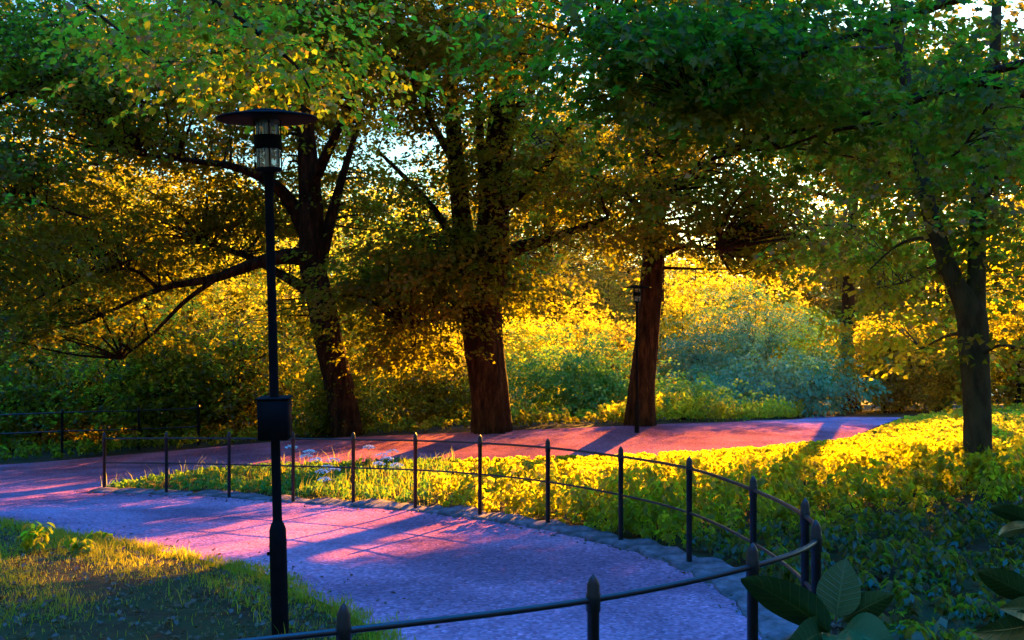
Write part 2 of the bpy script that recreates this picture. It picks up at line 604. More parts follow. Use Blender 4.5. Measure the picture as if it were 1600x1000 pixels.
cam = bpy.data.cameras.new('camera')
cam.sensor_width = 36
cam.lens = 36 * F / 1600
cam.shift_y = (Y0 - 500) / 1600
cam.clip_end = 2000
co = bpy.data.objects.new('camera', cam)
C.objects.link(co)
co.location = (0, 0, H)
co.rotation_euler = (R(90), 0, 0)
sc = bpy.context.scene
sc.camera = co
sc.view_settings.view_transform = 'Standard'
sc.view_settings.look = 'None'
sc.view_settings.exposure = 2.95
sc.view_settings.gamma = 1
sc.render.engine = 'CYCLES'
sc.cycles.max_bounces = 7
sc.cycles.diffuse_bounces = 4
sc.cycles.transmission_bounces = 5
sc.cycles.transparent_max_bounces = 6
sc.cycles.use_denoising = True
sc.cycles.sample_clamp_indirect = 6

# ------------------------------------------------------------------ ground
gx = np.concatenate([[-600, -300, -150, -90, -60, -42, -32], np.arange(-26, 26.01, .4), [32, 42, 60, 90, 150, 300, 600]])
gy = np.concatenate([[-300, -120, -50, -20, -8], np.arange(-3, 46.01, .4), [50, 56, 62, 75, 95, 112, 126, 200, 350, 950]])
XX, YY = np.meshgrid(gx, gy)
ZZ = gz(XX, YY) - .02 + rng.normal(0, .004, XX.shape) - np.clip((YY - 112) / 14, 0, 1) * 1.5
mb = MB()
idx = np.arange(XX.size).reshape(XX.shape)
mb.add(np.stack([XX, YY, ZZ], -1).reshape(-1, 3),
       np.stack([idx[:-1, :-1], idx[:-1, 1:], idx[1:, 1:], idx[1:, :-1]], -1).reshape(-1, 4))
tag(mb.build('ground', M['soil'], None, True), 'brown leaf strewn woodland soil under the trees', kind='structure')

mb = MB()
wx, wy = np.meshgrid([57, 90, 150, 250, 700], [126, 200, 400, 900])
wi = np.arange(20).reshape(4, 5)
mb.add(np.stack([wx, wy, np.full(wx.shape, -15.6)], -1).reshape(-1, 3), np.stack([wi[:-1, :-1], wi[:-1, 1:], wi[1:, 1:], wi[1:, :-1]], -1).reshape(-1, 4))
tag(mb.build('water', M['water']), 'pale blue water glimpsed beyond the wood', kind='structure')

KERB = [(-7.5, 17.55), (-5.3, 16.9), (-3.65, 15.9), (-2.36, 15.1), (-1.35, 14.4), (-.41, 13.4), (.38, 12.3), (.9, 11.3), (1.32, 10.4), (1.66, 9.3),
        (1.8, 8.2), (1.76, 7.0), (1.62, 6.1), (1.35, 5.3), (.9, 4.85), (.2, 4.4), (-.8, 4.0), (-2, 3.7)]
VERGE = [(-20, 15.6), (-12, 14.6), (-8.6, 13.9), (-6.6, 13.2), (-5.2, 11.9), (-4.2, 11.15), (-3.1, 10.1), (-2.3, 9.3), (-1.7, 8.3), (-1.1, 7.4), (-.85, 6.8),
         (-.9, 6.1), (-1.3, 5.5), (-2.4, 5.1)]
FAR_IN = [(-20, 18.8), (-11, 18.0), (-7.5, 17.55), (-7.2, 19.5), (-6.3, 20.8), (-3.3, 21), (-.65, 21), (2.6, 21), (4.2, 21.3), (5.6, 22), (7.5, 24), (8.8, 26),
          (10.9, 30), (13, 34)]
FAR_OUT = [(-20, 25.7), (-12.8, 25.6), (-10, 26), (-8, 26), (-6, 26), (-4, 26), (-.8, 26), (1.6, 26), (3.2, 26.5), (4.4, 27.2), (6, 28.6), (7.5, 30.5), (9, 32.5),
           (10.5, 36)]


def resample(line, n):
    p, _ = smooth_line([(a, b, 0) for a, b in line], np.ones(len(line)), 8)
    s = np.concatenate([[0], np.cumsum(np.linalg.norm(np.diff(p, axis=0), axis=1))])
    t = np.linspace(0, s[-1], n)
    return np.stack([np.interp(t, s, p[:, i]) for i in range(2)], -1)


def strip(mb, a, b, n, m, lift):
    A, B = resample(a, n), resample(b, n)
    t = np.linspace(0, 1, m)[None, :, None]
    G = A[:, None] * (1 - t) + B[:, None] * t
    z = gz(G[..., 0], G[..., 1]) + lift
    V = np.concatenate([G, z[..., None]], -1)
    i = np.arange(n * m).reshape(n, m)
    mb.add(V.reshape(-1, 3), np.stack([i[:-1, :-1], i[:-1, 1:], i[1:, 1:], i[1:, :-1]], -1).reshape(-1, 4))


mb = MB()
strip(mb, VERGE, [(-20, 18.8), (-11, 18.0)] + KERB, 150, 30, 0.0)
strip(mb, FAR_IN, FAR_OUT, 130, 24, .0)
tag(mb.build('path', M['path'], None, True), 'gravel path making a hairpin round the fenced bed', kind='structure')

# ------------------------------------------------------------------ edging stones along the fence
kl = resample(KERB[:14], 400)
s = np.concatenate([[0], np.cumsum(np.linalg.norm(np.diff(kl, axis=0), axis=1))])
ORD = ['first', 'second', 'third', 'fourth', 'fifth', 'sixth', 'seventh', 'eighth', 'ninth', 'tenth', 'eleventh', 'twelfth', 'thirteenth', 'fourteenth',
       'fifteenth', 'sixteenth', 'seventeenth', 'eighteenth', 'nineteenth', 'twentieth', 'twenty-first', 'twenty-second', 'twenty-third', 'twenty-fourth',
       'twenty-fifth', 'twenty-sixth', 'twenty-seventh', 'twenty-eighth', 'twenty-ninth', 'thirtieth']
pos, k = .25, 0
while pos < s[-1] - .4 and k < 30:
    ln = rng.uniform(.42, .82)
    c = np.array([np.interp(pos + ln / 2, s, kl[:, 0]), np.interp(pos + ln / 2, s, kl[:, 1])])
    c2 = np.array([np.interp(pos + ln / 2 + .1, s, kl[:, 0]), np.interp(pos + ln / 2 + .1, s, kl[:, 1])])
    t = (c2 - c) / np.linalg.norm(c2 - c)
    nn = np.array([-t[1], t[0]])
    if nn[1] < 0 and k < 22:
        nn = -nn
    dep = rng.uniform(.34, .58)
    # irregular slab outline
    out = []
    for q in np.linspace(0, 2 * np.pi, 14, endpoint=False):
        cx, sx = math.cos(q), math.sin(q)
        e = 1 / max(abs(cx), abs(sx)) ** .96
        out.append((cx * e * ln * .49 * rng.uniform(.9, 1.0), sx * e * dep * .5 * rng.uniform(.86, 1.04)))
    out = np.array(out)
    cc = c + nn * dep * .38
    z = gz(cc[0], cc[1])
    hh = rng.uniform(.018, .036)
    V = []
    for sc_, zz in ((1.0, -.08), (1.0, hh - .018), (.965, hh), (.5, hh + .003)):
        for a, b in out * sc_:
            wpt = t * a + nn * b
            V.append((wpt[0], wpt[1], zz + rng.normal(0, .0022)))
    V.append((0, 0, hh + .004))
    sm = MB()
    i = np.arange(56).reshape(4, 14)
    sm.add(V, np.stack([i[:-1], np.roll(i[:-1], -1, 1), np.roll(i[1:], -1, 1), i[1:]], -1).reshape(-1, 4))
    sm.f.append(np.stack([i[-1], np.roll(i[-1], -1), np.full(14, 56)], -1))
    so_ = sm.build('edging_stone', M['stone'], None, False)
    so_.location = (cc[0], cc[1], z)
    tag(so_, 'flat grey edging stone at the foot of the railing, %s from the far left end' % ORD[k], 'edging stone', 'edging stones along the railing')
    pos += ln + rng.uniform(.01, .05)
    k += 1

# ------------------------------------------------------------------ the railing round the bed
POSTS = [(163, 675, 17.8), (260, 674, 17.2), (358, 674, 16.5), (458, 674, 15.8), (552, 675, 15.3), (649, 676, 14.7), (750, 679, 13.8), (856, 685, 12.6),
         (970, 697, 11.2), (1077, 713, 9.7), (1177, 743, 8.1), (1258, 778, 6.5), (1275, 812, 5.6), (1176, 848, 5.0), (927, 897, 4.6), (537, 942, 4.2)]
tops = [P(*q) for q in POSTS] + [np.array([-1.95, 3.9, .66 - SLOPE * 3.9]), np.array([-3.1, 3.7, .64 - SLOPE * 3.7])]
root = empty('iron_railing', (tops[8][0], tops[8][1], tops[8][2] - 1.05))
rb = np.array(root.location)


def post_mesh(h, foot=.12):
    m = MB()
    r = .029
    lathe(m, [(r * .95, -foot), (r * .95, .02), (r * .95, h - .17), (r * 1.12, h - .165), (r * 1.12, h - .09), (r * 1.0, h - .08), (r * 1.0, h - .045), (r * .6, h - .018),
              (.002, h)], 10)
    return m


for tp in tops:
    h = 1.05
    o = post_mesh(h).build('post', M['iron'], root, True)
    o.location = tuple(tp - np.array([0, 0, h]) - rb)
for drop, nm, rr in ((.115, 'top_rail', .0145), (.535, 'lower_rail', .0125)):
    m = MB()
    pts = [t - np.array([0, 0, drop]) for t in tops]
    p, r = smooth_line(pts, [rr] * len(pts), 8)
    tube(m, p, r, 8)
    m.build(nm, M['iron'], root, True, rb)
tag(root, 'black iron railing with pointed posts curving round the near side of the path', 'railing')

# second railing, dark, at the left behind the path
BP = [(-30, 646, 27), (97, 641, 27.2), (217, 638, 27.4), (310, 634, 27.6)]
bt = [P(*q) for q in BP]
root = empty('iron_railing', (bt[0][0], bt[0][1], bt[0][2] - 1.0))
rb = np.array(root.location)
for tp in bt:
    m = MB()
    lathe(m, [(.04, -.5), (.04, .97), (.046, .975), (.046, 1.02), (.03, 1.06), (.002, 1.09)], 8)
    o = m.build('post', M['iron'], root, True)
    o.location = tuple(tp - np.array([0, 0, 1.05]) - rb)
for drop, nm in ((.06, 'top_rail'), (.56, 'lower_rail')):
    m = MB()
    p, r = smooth_line([t - np.array([0, 0, drop]) for t in bt], [.017] * len(bt), 6)
    tube(m, p, r, 6)
    m.build(nm, M['iron'], root, True, rb)
tag(root, 'short dark railing in deep shade beyond the left end of the path', 'railing')


# ------------------------------------------------------------------ lamps
def make_lamp(base, label, lean=0.0, with_box=True):
    root = empty('street_lamp', base, (0, lean, 0))
    m = MB()
    lathe(m, [(.058, -.2), (.058, .60), (.06, .62), (.058, .64), (.056, .72), (.046, .755), (.034, .775), (.032, .80)], 20)
    m.build('base_sleeve', M['lamp_paint'], root, True)
    m = MB()
    lathe(m, [(.012, 0), (.014, .005), (.014, .012), (.006, .018), (.001, .018)], 10)
    o = m.build('bolt', M['lamp_paint'], root, True)
    o.location = (-.058, -.01, .56)
    o.rotation_euler = (0, R(-90), 0)
    m = MB()
    lathe(m, [(.032, .78), (.031, 2.0), (.030, 3.06), (.034, 3.07), (.034, 3.13), (.046, 3.17)], 18)
    m.build('pole', M['lamp_paint'], root, True)
    m = MB()
    lathe(m, [(.03, 3.165), (.085, 3.168), (.09, 3.175), (.09, 3.192), (.06, 3.2), (.02, 3.2)], 24)
    m.build('collar', M['lamp_paint'], root, True)
    m = MB()
    lathe(m, [(.078, 3.195), (.08, 3.26), (.08, 3.325)], 24)
    m.build('lower_glass', M['glass'], root, True)
    m = MB()
    lathe(m, [(.078, 3.322), (.092, 3.324), (.094, 3.33), (.094, 3.41), (.092, 3.416), (.078, 3.418)], 24)
    m.build('band', M['lamp_paint'], root, True)
    m = MB()
    lathe(m, [(.08, 3.415), (.08, 3.52)], 24)
    m.build('upper_glass', M['glass'], root, True)
    m = MB()
    lathe(m, [(.001, 3.20), (.022, 3.21), (.022, 3.30), (.028, 3.34), (.028, 3.47), (.02, 3.50), (.001, 3.505)], 14)
    m.build('bulb', M['bulb'], root, True)
    for q in (20, 110, 200, 290):
        m = MB()
        x, y = .088 * math.cos(R(q)), .088 * math.sin(R(q))
        tube(m, [(x, y, 3.18), (x, y, 3.3), (x, y, 3.525)], [.0055] * 3, 6)
        m.build('cage_rod', M['lamp_paint'], root, True)
    m = MB()
    lathe(m, [(.001, 3.522), (.20, 3.520), (.325, 3.518), (.338, 3.522), (.341, 3.53), (.336, 3.537), (.30, 3.546), (.16, 3.562), (.15, 3.566), (.148, 3.578), (.12, 3.584),
              (.03, 3.588), (.001, 3.588)], 48)
    m.build('lamp_shade', M['lamp_paint'], root, True)
    if with_box:
        m = MB()
        box(m, (-.105, -.07, 1.34), (.105, .07, 1.615), .008)
        b = m.build('control_box', M['lamp_paint'], root)
        m = MB()
        box(m, (-.112, -.076, 1.6155), (.112, .076, 1.628), .003)
        m.build('lid', M['lamp_paint'], b)
        m = MB()
        lathe(m, [(.036, 1.40), (.04, 1.40), (.04, 1.425), (.036, 1.425)], 18)
        m.build('clamp', M['lamp_paint'], b, True)
    return tag(root, label, 'street lamp', 'park lamps with flat round shades')


bl = P(438, 988, 7.0)
make_lamp((bl[0], 7.0, gz(bl[0], 7.0)), 'tall black lamp post in front with flat disc shade and a dark box', R(-1.45))
bf = P(1000, 662, 24.3)
make_lamp((bf[0], 24.3 + 0.6, gz(bf[0], 24.9)), 'small distant lamp post in front of the trunk at the path edge', 0, False)

# ------------------------------------------------------------------ front trees
# left leaning tree
d = 27.0
make_tree('deciduous_tree', P(543, 678, d), [
    LIMB([(543, 680, 46), (531, 610, 45), (515, 540, 44), (502, 475, 44), (488, 415, 40), (486, 330, 38), (478, 210, 28), (470, 60, 18, .5), (466, -60, 10, 1)], d),
    LIMB([(494, 440, 24), (512, 360, 19), (528, 300, 14), (552, 220, 9), (580, 120, 5)], d),
    LIMB([(486, 405, 34), (455, 400, 26, -.3), (410, 408, 20, -.8), (365, 424, 16, -1), (330, 436, 13, -1.2), (250, 452, 8, -1.5), (160, 492, 4, -2)], d),
    LIMB([(492, 462, 22), (462, 442, 17), (430, 424, 14, .4), (390, 402, 10, .8), (320, 380, 6, 1)], d),
    LIMB([(487, 380, 30), (462, 330, 24), (430, 290, 18, -.5), (370, 262, 12, -1), (290, 250, 7, -1.5), (200, 240, 4, -2)], d),
    LIMB([(482, 300, 22), (520, 220, 14, -1), (560, 130, 10, -2), (600, 40, 6, -2.5)], d),
    LIMB([(340, 434, 9, -1.2), (290, 470, 7, -1.4), (240, 520, 5, -1.6), (190, 560, 3, -1.8)], d),
    LIMB([(250, 452, 6, -1.5), (200, 420, 5, -1.6), (120, 440, 4, -1.6), (50, 470, 3, -2)], d),
], [EL(120, 130, 190, 110, d - 1, 2.5, .75), EL(330, 330, 170, 90, d + 1.6, 1.4, .95), EL(480, 160, 130, 130, d + 2.2, 1.8, .9), EL(90, 360, 160, 90, d - 1.5, 2, .95),
    EL(240, 425, 170, 42, d + 1.0, 1.2, .8), EL(70, 500, 120, 60, d - 2, 1.6, .9), EL(190, 530, 110, 30, d + .6, 1.0, .5), EL(440, 490, 60, 34, d + 1.4, 1.0, .5), EL(480, 60, 190, 110, d - 5, 2.2, .8), EL(180, 120, 190, 100, d - 5.5, 2, .75), EL(470, 20, 140, 90, d, 2.5, .8), EL(570, 320, 60, 70, d + 1.4, 1.2, .7), EL(300, 220, 170, 60, d, 2, .8), EL(220, 40, 170, 80, d, 2, .7), EL(360, 110, 130, 90, d + 1, 2, .7)],
    'leaning dark tree left of centre with a long low limb reaching left', 'tree', None, 'canopy', flare=.06, flute=.08)

# centre tree
d = 25.8
make_tree('deciduous_tree', P(768, 670, d), [
    LIMB([(770, 672, 58), (766, 620, 58), (758, 560, 62), (752, 500, 64), (756, 440, 66), (768, 380, 54), (772, 310, 48), (782, 200, 42), (792, 80, 32), (798, -60, 20)], d),
    LIMB([(738, 450, 40), (728, 390, 36), (718, 310, 30), (710, 220, 26), (704, 110, 22), (700, -40, 14)], d),
    LIMB([(776, 420, 30), (800, 392, 24), (845, 376, 17), (890, 362, 12, -.5), (950, 340, 7, -1)], d),
    LIMB([(735, 420, 22), (705, 370, 15), (680, 330, 12), (640, 285, 9, .5), (590, 235, 5, 1)], d),
    LIMB([(780, 330, 22), (815, 300, 15), (850, 262, 12, -.6), (890, 200, 8, -1.2), (930, 130, 5, -1.5)], d),
    LIMB([(728, 480, 14), (705, 488, 10, -.5), (675, 500, 7, -.8), (630, 505, 4, -1)], d),
    LIMB([(788, 200, 18), (830, 140, 12, -1), (880, 60, 8, -1.6), (920, -20, 5, -2)], d),
    LIMB([(708, 250, 14), (670, 180, 10, -1), (640, 90, 7, -1.6), (600, 10, 4, -2)], d),
    LIMB([(746, 440, 20, .2), (756, 350, 18, .3), (752, 240, 14, .4), (745, 130, 9, .4)], d),
], [EL(640, 110, 130, 110, d - 1, 2.4, .9), EL(820, 60, 110, 90, d - 1, 2.4, .9), EL(640, 380, 90, 100, d, 2, .75), EL(905, 362, 85, 45, d - 1, 1.4, .6),
    EL(770, 250, 110, 70, d - 1.5, 1.6, .55), EL(640, 465, 120, 66, d - .6, 1.4, 1.5), EL(632, 543, 75, 30, d, 1.0, 1.5), EL(700, 420, 60, 60, d - 1.4, 1, .9), EL(575, 440, 55, 55, d + 2.2, 1.0, .6), EL(880, 280, 100, 60, d - 1, 1.8, .75), EL(740, 400, 60, 60, d - 1.6, .8, .6), EL(740, 40, 120, 70, d + 1, 2, .8), EL(800, 445, 72, 50, d + 2, 1.2, 1.5), EL(640, -130, 360, 110, 21, 3.2, .6), EL(600, -260, 460, 120, 17.5, 2.2, .5), EL(690, 60, 130, 110, d - 5, 2.2, .75)],  # crown lobes above the view, added to keep sky light off the far path
    'stout fluted tree in the middle, its trunk forking into two upright stems', 'tree', None, 'canopy', 'bark', flute=.15, flare=.03)

# third tree at the path edge
d = 26.6
make_tree('deciduous_tree', P(1003, 655, d), [
    LIMB([(1001, 656, 42), (1004, 600, 39), (1012, 520, 36), (1018, 440, 34), (1021, 360, 30), (1020, 250, 24), (1015, 120, 18), (1010, -40, 10)], d),
    LIMB([(1020, 340, 16), (1060, 290, 12, -.5), (1110, 250, 8, -1), (1180, 225, 5, -1.5)], d),
    LIMB([(1018, 350, 16), (985, 310, 11, -.5), (940, 280, 8, -1), (890, 270, 5, -1.3)], d),
    LIMB([(1020, 260, 14), (1070, 200, 9, -1), (1130, 130, 6, -1.5)], d),
    LIMB([(1018, 230, 14), (970, 160, 9, -1), (930, 90, 6, -1.5)], d),
    LIMB([(1018, 430, 10), (1035, 400, 7, -.6), (1075, 385, 5, -.9), (1120, 390, 3, -1.2)], d),
], [EL(1010, 330, 100, 70, d - 1.4, 1.6, .95), EL(1130, 290, 100, 70, d - 1, 2, .85), EL(1190, 350, 60, 45, d - .5, 1.5, .7),
    EL(1100, 40, 120, 80, d, 2.2, .9), EL(980, 215, 80, 25, d - 1.5, 1.4, .5), EL(1180, 180, 120, 70, d, 2, .75), EL(1060, 400, 45, 20, d - 1, 1, .5), EL(1225, 380, 140, 62, d + 1.4, 1.3, .85), EL(1140, 70, 150, 110, d - 5, 2.2, .7), EL(1160, 310, 90, 50, d + 1, 1.2, .55), EL(1080, -130, 280, 110, 21, 3.2, .6), EL(1150, -260, 300, 120, 17.5, 2.2, .5), EL(1330, 150, 130, 110, d - 3, 2, .7)],  # overhead lobes out of view, added to block sky over the far path
    'straight tree right of centre standing behind the distant lamp post', 'tree', None, 'canopy', flare=.14, flute=.09)

# forked tree on the right, in the bed
d = 15.0
make_tree('deciduous_tree', P(1527, 748, d), [
    LIMB([(1527, 752, 40), (1527, 690, 40), (1526, 620, 40), (1521, 540, 44), (1517, 490, 46), (1494, 445, 30), (1472, 390, 27), (1450, 320, 24), (1436, 240, 21), (1416, 130, 18), (1402, 30, 16), (1390, -80, 10)], d),
    LIMB([(1522, 500, 34), (1526, 430, 27), (1528, 340, 24), (1535, 250, 22), (1550, 150, 20), (1556, 40, 16), (1560, -80, 10)], d),
    LIMB([(1396, 70, 8), (1370, 76, 7, -.3), (1325, 76, 6, -.6), (1280, 92, 4, -.8), (1220, 130, 2.5, -1)], d),
    LIMB([(1436, 250, 12), (1470, 200, 8, .5), (1500, 140, 6, .8), (1530, 70, 4, 1)], d),
    LIMB([(1530, 330, 10), (1560, 270, 7, -.5), (1590, 210, 5, -.8), (1640, 160, 3, -1)], d),
    LIMB([(1470, 385, 8), (1440, 372, 6, .4), (1400, 385, 4, .8), (1360, 420, 2.5, 1)], d),
    LIMB([(1478, 415, 10), (1450, 420, 7, 1.4), (1415, 440, 5, 2.6), (1370, 450, 3, 3.6)], d),
    LIMB([(1512, 520, 8), (1480, 525, 5, 1), (1440, 545, 3, 2.2)], d),
    LIMB([(1526, 560, 8), (1560, 540, 5, -.5), (1600, 545, 3, -1)], d),
], [EL(1330, 120, 110, 90, d + .5, 1.6, 1.3), EL(1430, 300, 90, 50, d, 1.3, 1.3), EL(1540, 240, 100, 90, d, 1.6, 1.5), EL(1580, 420, 50, 110, d, 1.2, 1.7), EL(1590, 560, 40, 50, d - .6, .8, 1.4),
    EL(1360, 400, 60, 50, d + 1, 1.0, 1.2), EL(1500, 40, 120, 70, d + 1, 1.4, 1.2)],
    'slim forked tree standing in the ground cover at the right', 'tree', None, 'canopy', 'bark_mossy', bough=[EL(1390, 400, 90, 60, d + 3.4, 1.1, 1.0), EL(1340, 340, 70, 40, d + 3.4, 1.0, .9), EL(1420, 480, 65, 60, d + 3.2, .9, .9), EL(1440, 550, 50, 22, d + 2.6, .6, .9)], per=5, nleaf=22, rad=.34, L=.115, W=.095, flare=.08, twig=.014)  # bough yellower than the crown: sun and shade put into the leaf colours

# near tree on the right whose trunk is out of view, its dark boughs hang over the path
make_tree('deciduous_tree', (8.6, 11.5, gz(8.6, 11.5)), [
    ([(8.6, 11.5, gz(8.6, 11.5)), (8.5, 11.6, 0.85), (8.3, 11.7, 3.33), (8.2, 11.7, 5.83), (8.0, 11.6, 8.35)], [.26, .22, .19, .14, .07]),
    ([P(1720, 190, 11.6), P(1560, 135, 11.6), P(1490, 138, 11.6), P(1420, 162, 11.5), P(1380, 190, 11.5), P(1300, 205, 11.4), P(1220, 232, 11.3)], [.06, .045, .04, .034, .028, .02, .01]),
    ([P(1560, 140, 11.6), P(1530, 190, 11.5), P(1500, 235, 11.4), P(1470, 250, 11.3)], [.03, .02, .014, .006]),
    ([(8.2, 11.7, 5.13), (6.6, 11.7, 4.93), (5.0, 11.6, 4.45), (3.4, 11.5, 3.86), (2.0, 11.4, 3.28)], [.10, .075, .055, .035, .012]),
    ([(8.2, 11.7, 4.13), (6.8, 12.0, 3.99), (5.4, 12.2, 3.66), (4.2, 12.3, 3.25), (2.6, 12.3, 2.85)], [.08, .06, .045, .03, .01]),
], [EL(1040, 50, 170, 80, 11.6, 1.2, 3.0), EL(960, 130, 90, 50, 11.6, .8, 3.4), EL(1180, 120, 130, 90, 11.8, 1.2, 3.2), EL(1280, 220, 90, 35, 11.6, .8, 2.4), EL(1500, 130, 110, 60, 11.6, 1.0, 1.2),
    EL(1240, 40, 120, 60, 12, 1.2, 2.2), EL(1570, 210, 70, 90, 11.2, .8, 2.4), EL(1120, 215, 60, 22, 11.6, .5, 1.8)],
    'dark leafy boughs hanging in from the right across the top of the view', 'tree', None, 'near', 'bark', per=5, nleaf=20, rad=.28, L=.105, W=.10, kind=10, twig=.012, tilt=.5)

# near tree on the left, bright boughs at the top
make_tree('deciduous_tree', (-8.0, 10.2, gz(-8.0, 10.2)), [
    ([(-8.0, 10.2, -1.45), (-7.9, 10.2, 0.95), (-7.7, 10.2, 3.55), (-7.6, 10.1, 6.06), (-7.5, 10, 8.07)], [.24, .2, .17, .12, .05]),
    ([(-7.7, 10.2, 2.75), (-6.2, 10.2, 3.95), (-4.8, 10.1, 4.46), (-3.2, 10.0, 4.17), (-2.2, 9.9, 3.49), (-1.9, 9.8, 3.10)], [.09, .06, .045, .03, .018, .006]),
    ([(-7.7, 10.2, 3.55), (-6.0, 10.3, 4.53), (-4.4, 10.4, 4.72), (-2.8, 10.4, 4.52), (-1.6, 10.4, 4.32)], [.08, .055, .04, .026, .01]),
    ([(-4.8, 10.1, 4.46), (-4.0, 9.9, 3.89), (-3.4, 9.8, 3.40)], [.025, .015, .006]),
], [EL(300, 45, 110, 55, 10, .8, 3.6), EL(390, 110, 75, 40, 10, .6, 3.6), EL(270, 115, 50, 35, 10, .5, 3.0), EL(470, 60, 80, 50, 10.3, .7, 2.6), EL(470, 130, 35, 22, 9.9, .3, 3.4), EL(620, 5, 80, 20, 10.4, .5, 2.6)],
    'bright green boughs hanging in at the top left above the lamp', 'tree', None, 'linden', 'bark', per=5, nleaf=18, rad=.24, L=.085, W=.07, kind=6, twig=.010, tilt=.7)


# dark tree whose trunk stands left of the view
make_tree('deciduous_tree', (-12.8, 21, gz(-12.8, 21)), [
    ([(-12.8, 21, gz(-12.8, 21)), (-12.7, 21, 0.01), (-12.4, 21, 3.01), (-12.3, 21, 6.01), (-12.2, 21, 9.01)], [.34, .28, .22, .15, .06]),
    ([(-12.6, 21, 1.01), (-11.4, 20.8, 2.24), (-10, 20.6, 2.66), (-8.4, 20.4, 2.29)], [.12, .08, .05, .02]),
    ([(-12.4, 21, 3.01), (-11, 21, 4.41), (-9.4, 21, 5.21), (-8, 21, 5.61)], [.12, .08, .05, .02]),
], [EL(10, 60, 120, 110, 21, 1.6, .9), EL(20, 260, 110, 130, 20.6, 1.4, 1.0), EL(-10, 420, 90, 70, 20.4, 1.0, .9)],
    'dark tree cut off by the left edge of the view', 'tree', None, 'canopy')

# ------------------------------------------------------------------ the wood behind: three kinds, copied
def proto_tree(name, hgt, spread, low, seed_ells, leafmat, trunk_r, per=5, nleaf=20, L=.17, W=.13, rad=.5):
    limbs = [([(0, 0, 0), (.1, 0, hgt * .3), (-.1, .1, hgt * .6), (.05, 0, hgt * .92)], [trunk_r, trunk_r * .8, trunk_r * .5, trunk_r * .12])]
    for k in range(6):
        a = k * 2.4 + .4
        z = low + (hgt * .8 - low) * k / 6
        limbs.append(([(0, 0, z), (math.cos(a) * spread * .4, math.sin(a) * spread * .4, z + .5), (math.cos(a) * spread * .8, math.sin(a) * spread * .8, z + .7)],
                      [trunk_r * .4, trunk_r * .25, trunk_r * .06]))
    return make_tree(name, (0, 0, 0), limbs, seed_ells, 'x', 'tree', 'trees of the wood beyond the path', leafmat, 'bark', per=per, nleaf=nleaf, rad=rad, L=L, W=W, sides=6, twig=.03,
                     flute=.03, jit=.6)


def copy_tree(root):
    r = root.copy()
    C.objects.link(r)
    for ch in list(root.children):
        c = ch.copy()
        C.objects.link(c)
        c.parent = r
    return r


broad = proto_tree('deciduous_tree', 12, 4.5, 3, [((0, 0, 7.5), (4.4, 4.0, 4.2), 260), ((1.5, 0, 4.2), (3, 2.5, 1.8), 70), ((-2, .5, 4.6), (2.6, 2.2, 1.9), 70), ((0, 0, 2.6), (2.6, 2, 1.2), 40)], 'backwood', .28)
# a low rounded shrub, and a high crown on a bare stem
shrub = proto_tree('shrub', 3.6, 1.8, .3, [((0, 0, 1.9), (2.2, 1.6, 1.9), 110), ((.8, -.3, 1.0), (1.6, 1.2, 1.0), 40)], 'backwood', .06, L=.13, W=.1, rad=.4)
high = proto_tree('deciduous_tree', 15, 5, 8, [((0, 0, 11.2), (5.0, 4.2, 3.2), 330)], 'backwood', .3)

airy = proto_tree('deciduous_tree', 9.5, 2.8, 1.8, [((0, 0, 5.6), (3.1, 2.4, 3.9), 74), ((.6, 0, 3.0), (2.2, 1.8, 1.8), 24)], 'airy', .11, L=.16, W=.13, rad=.5)

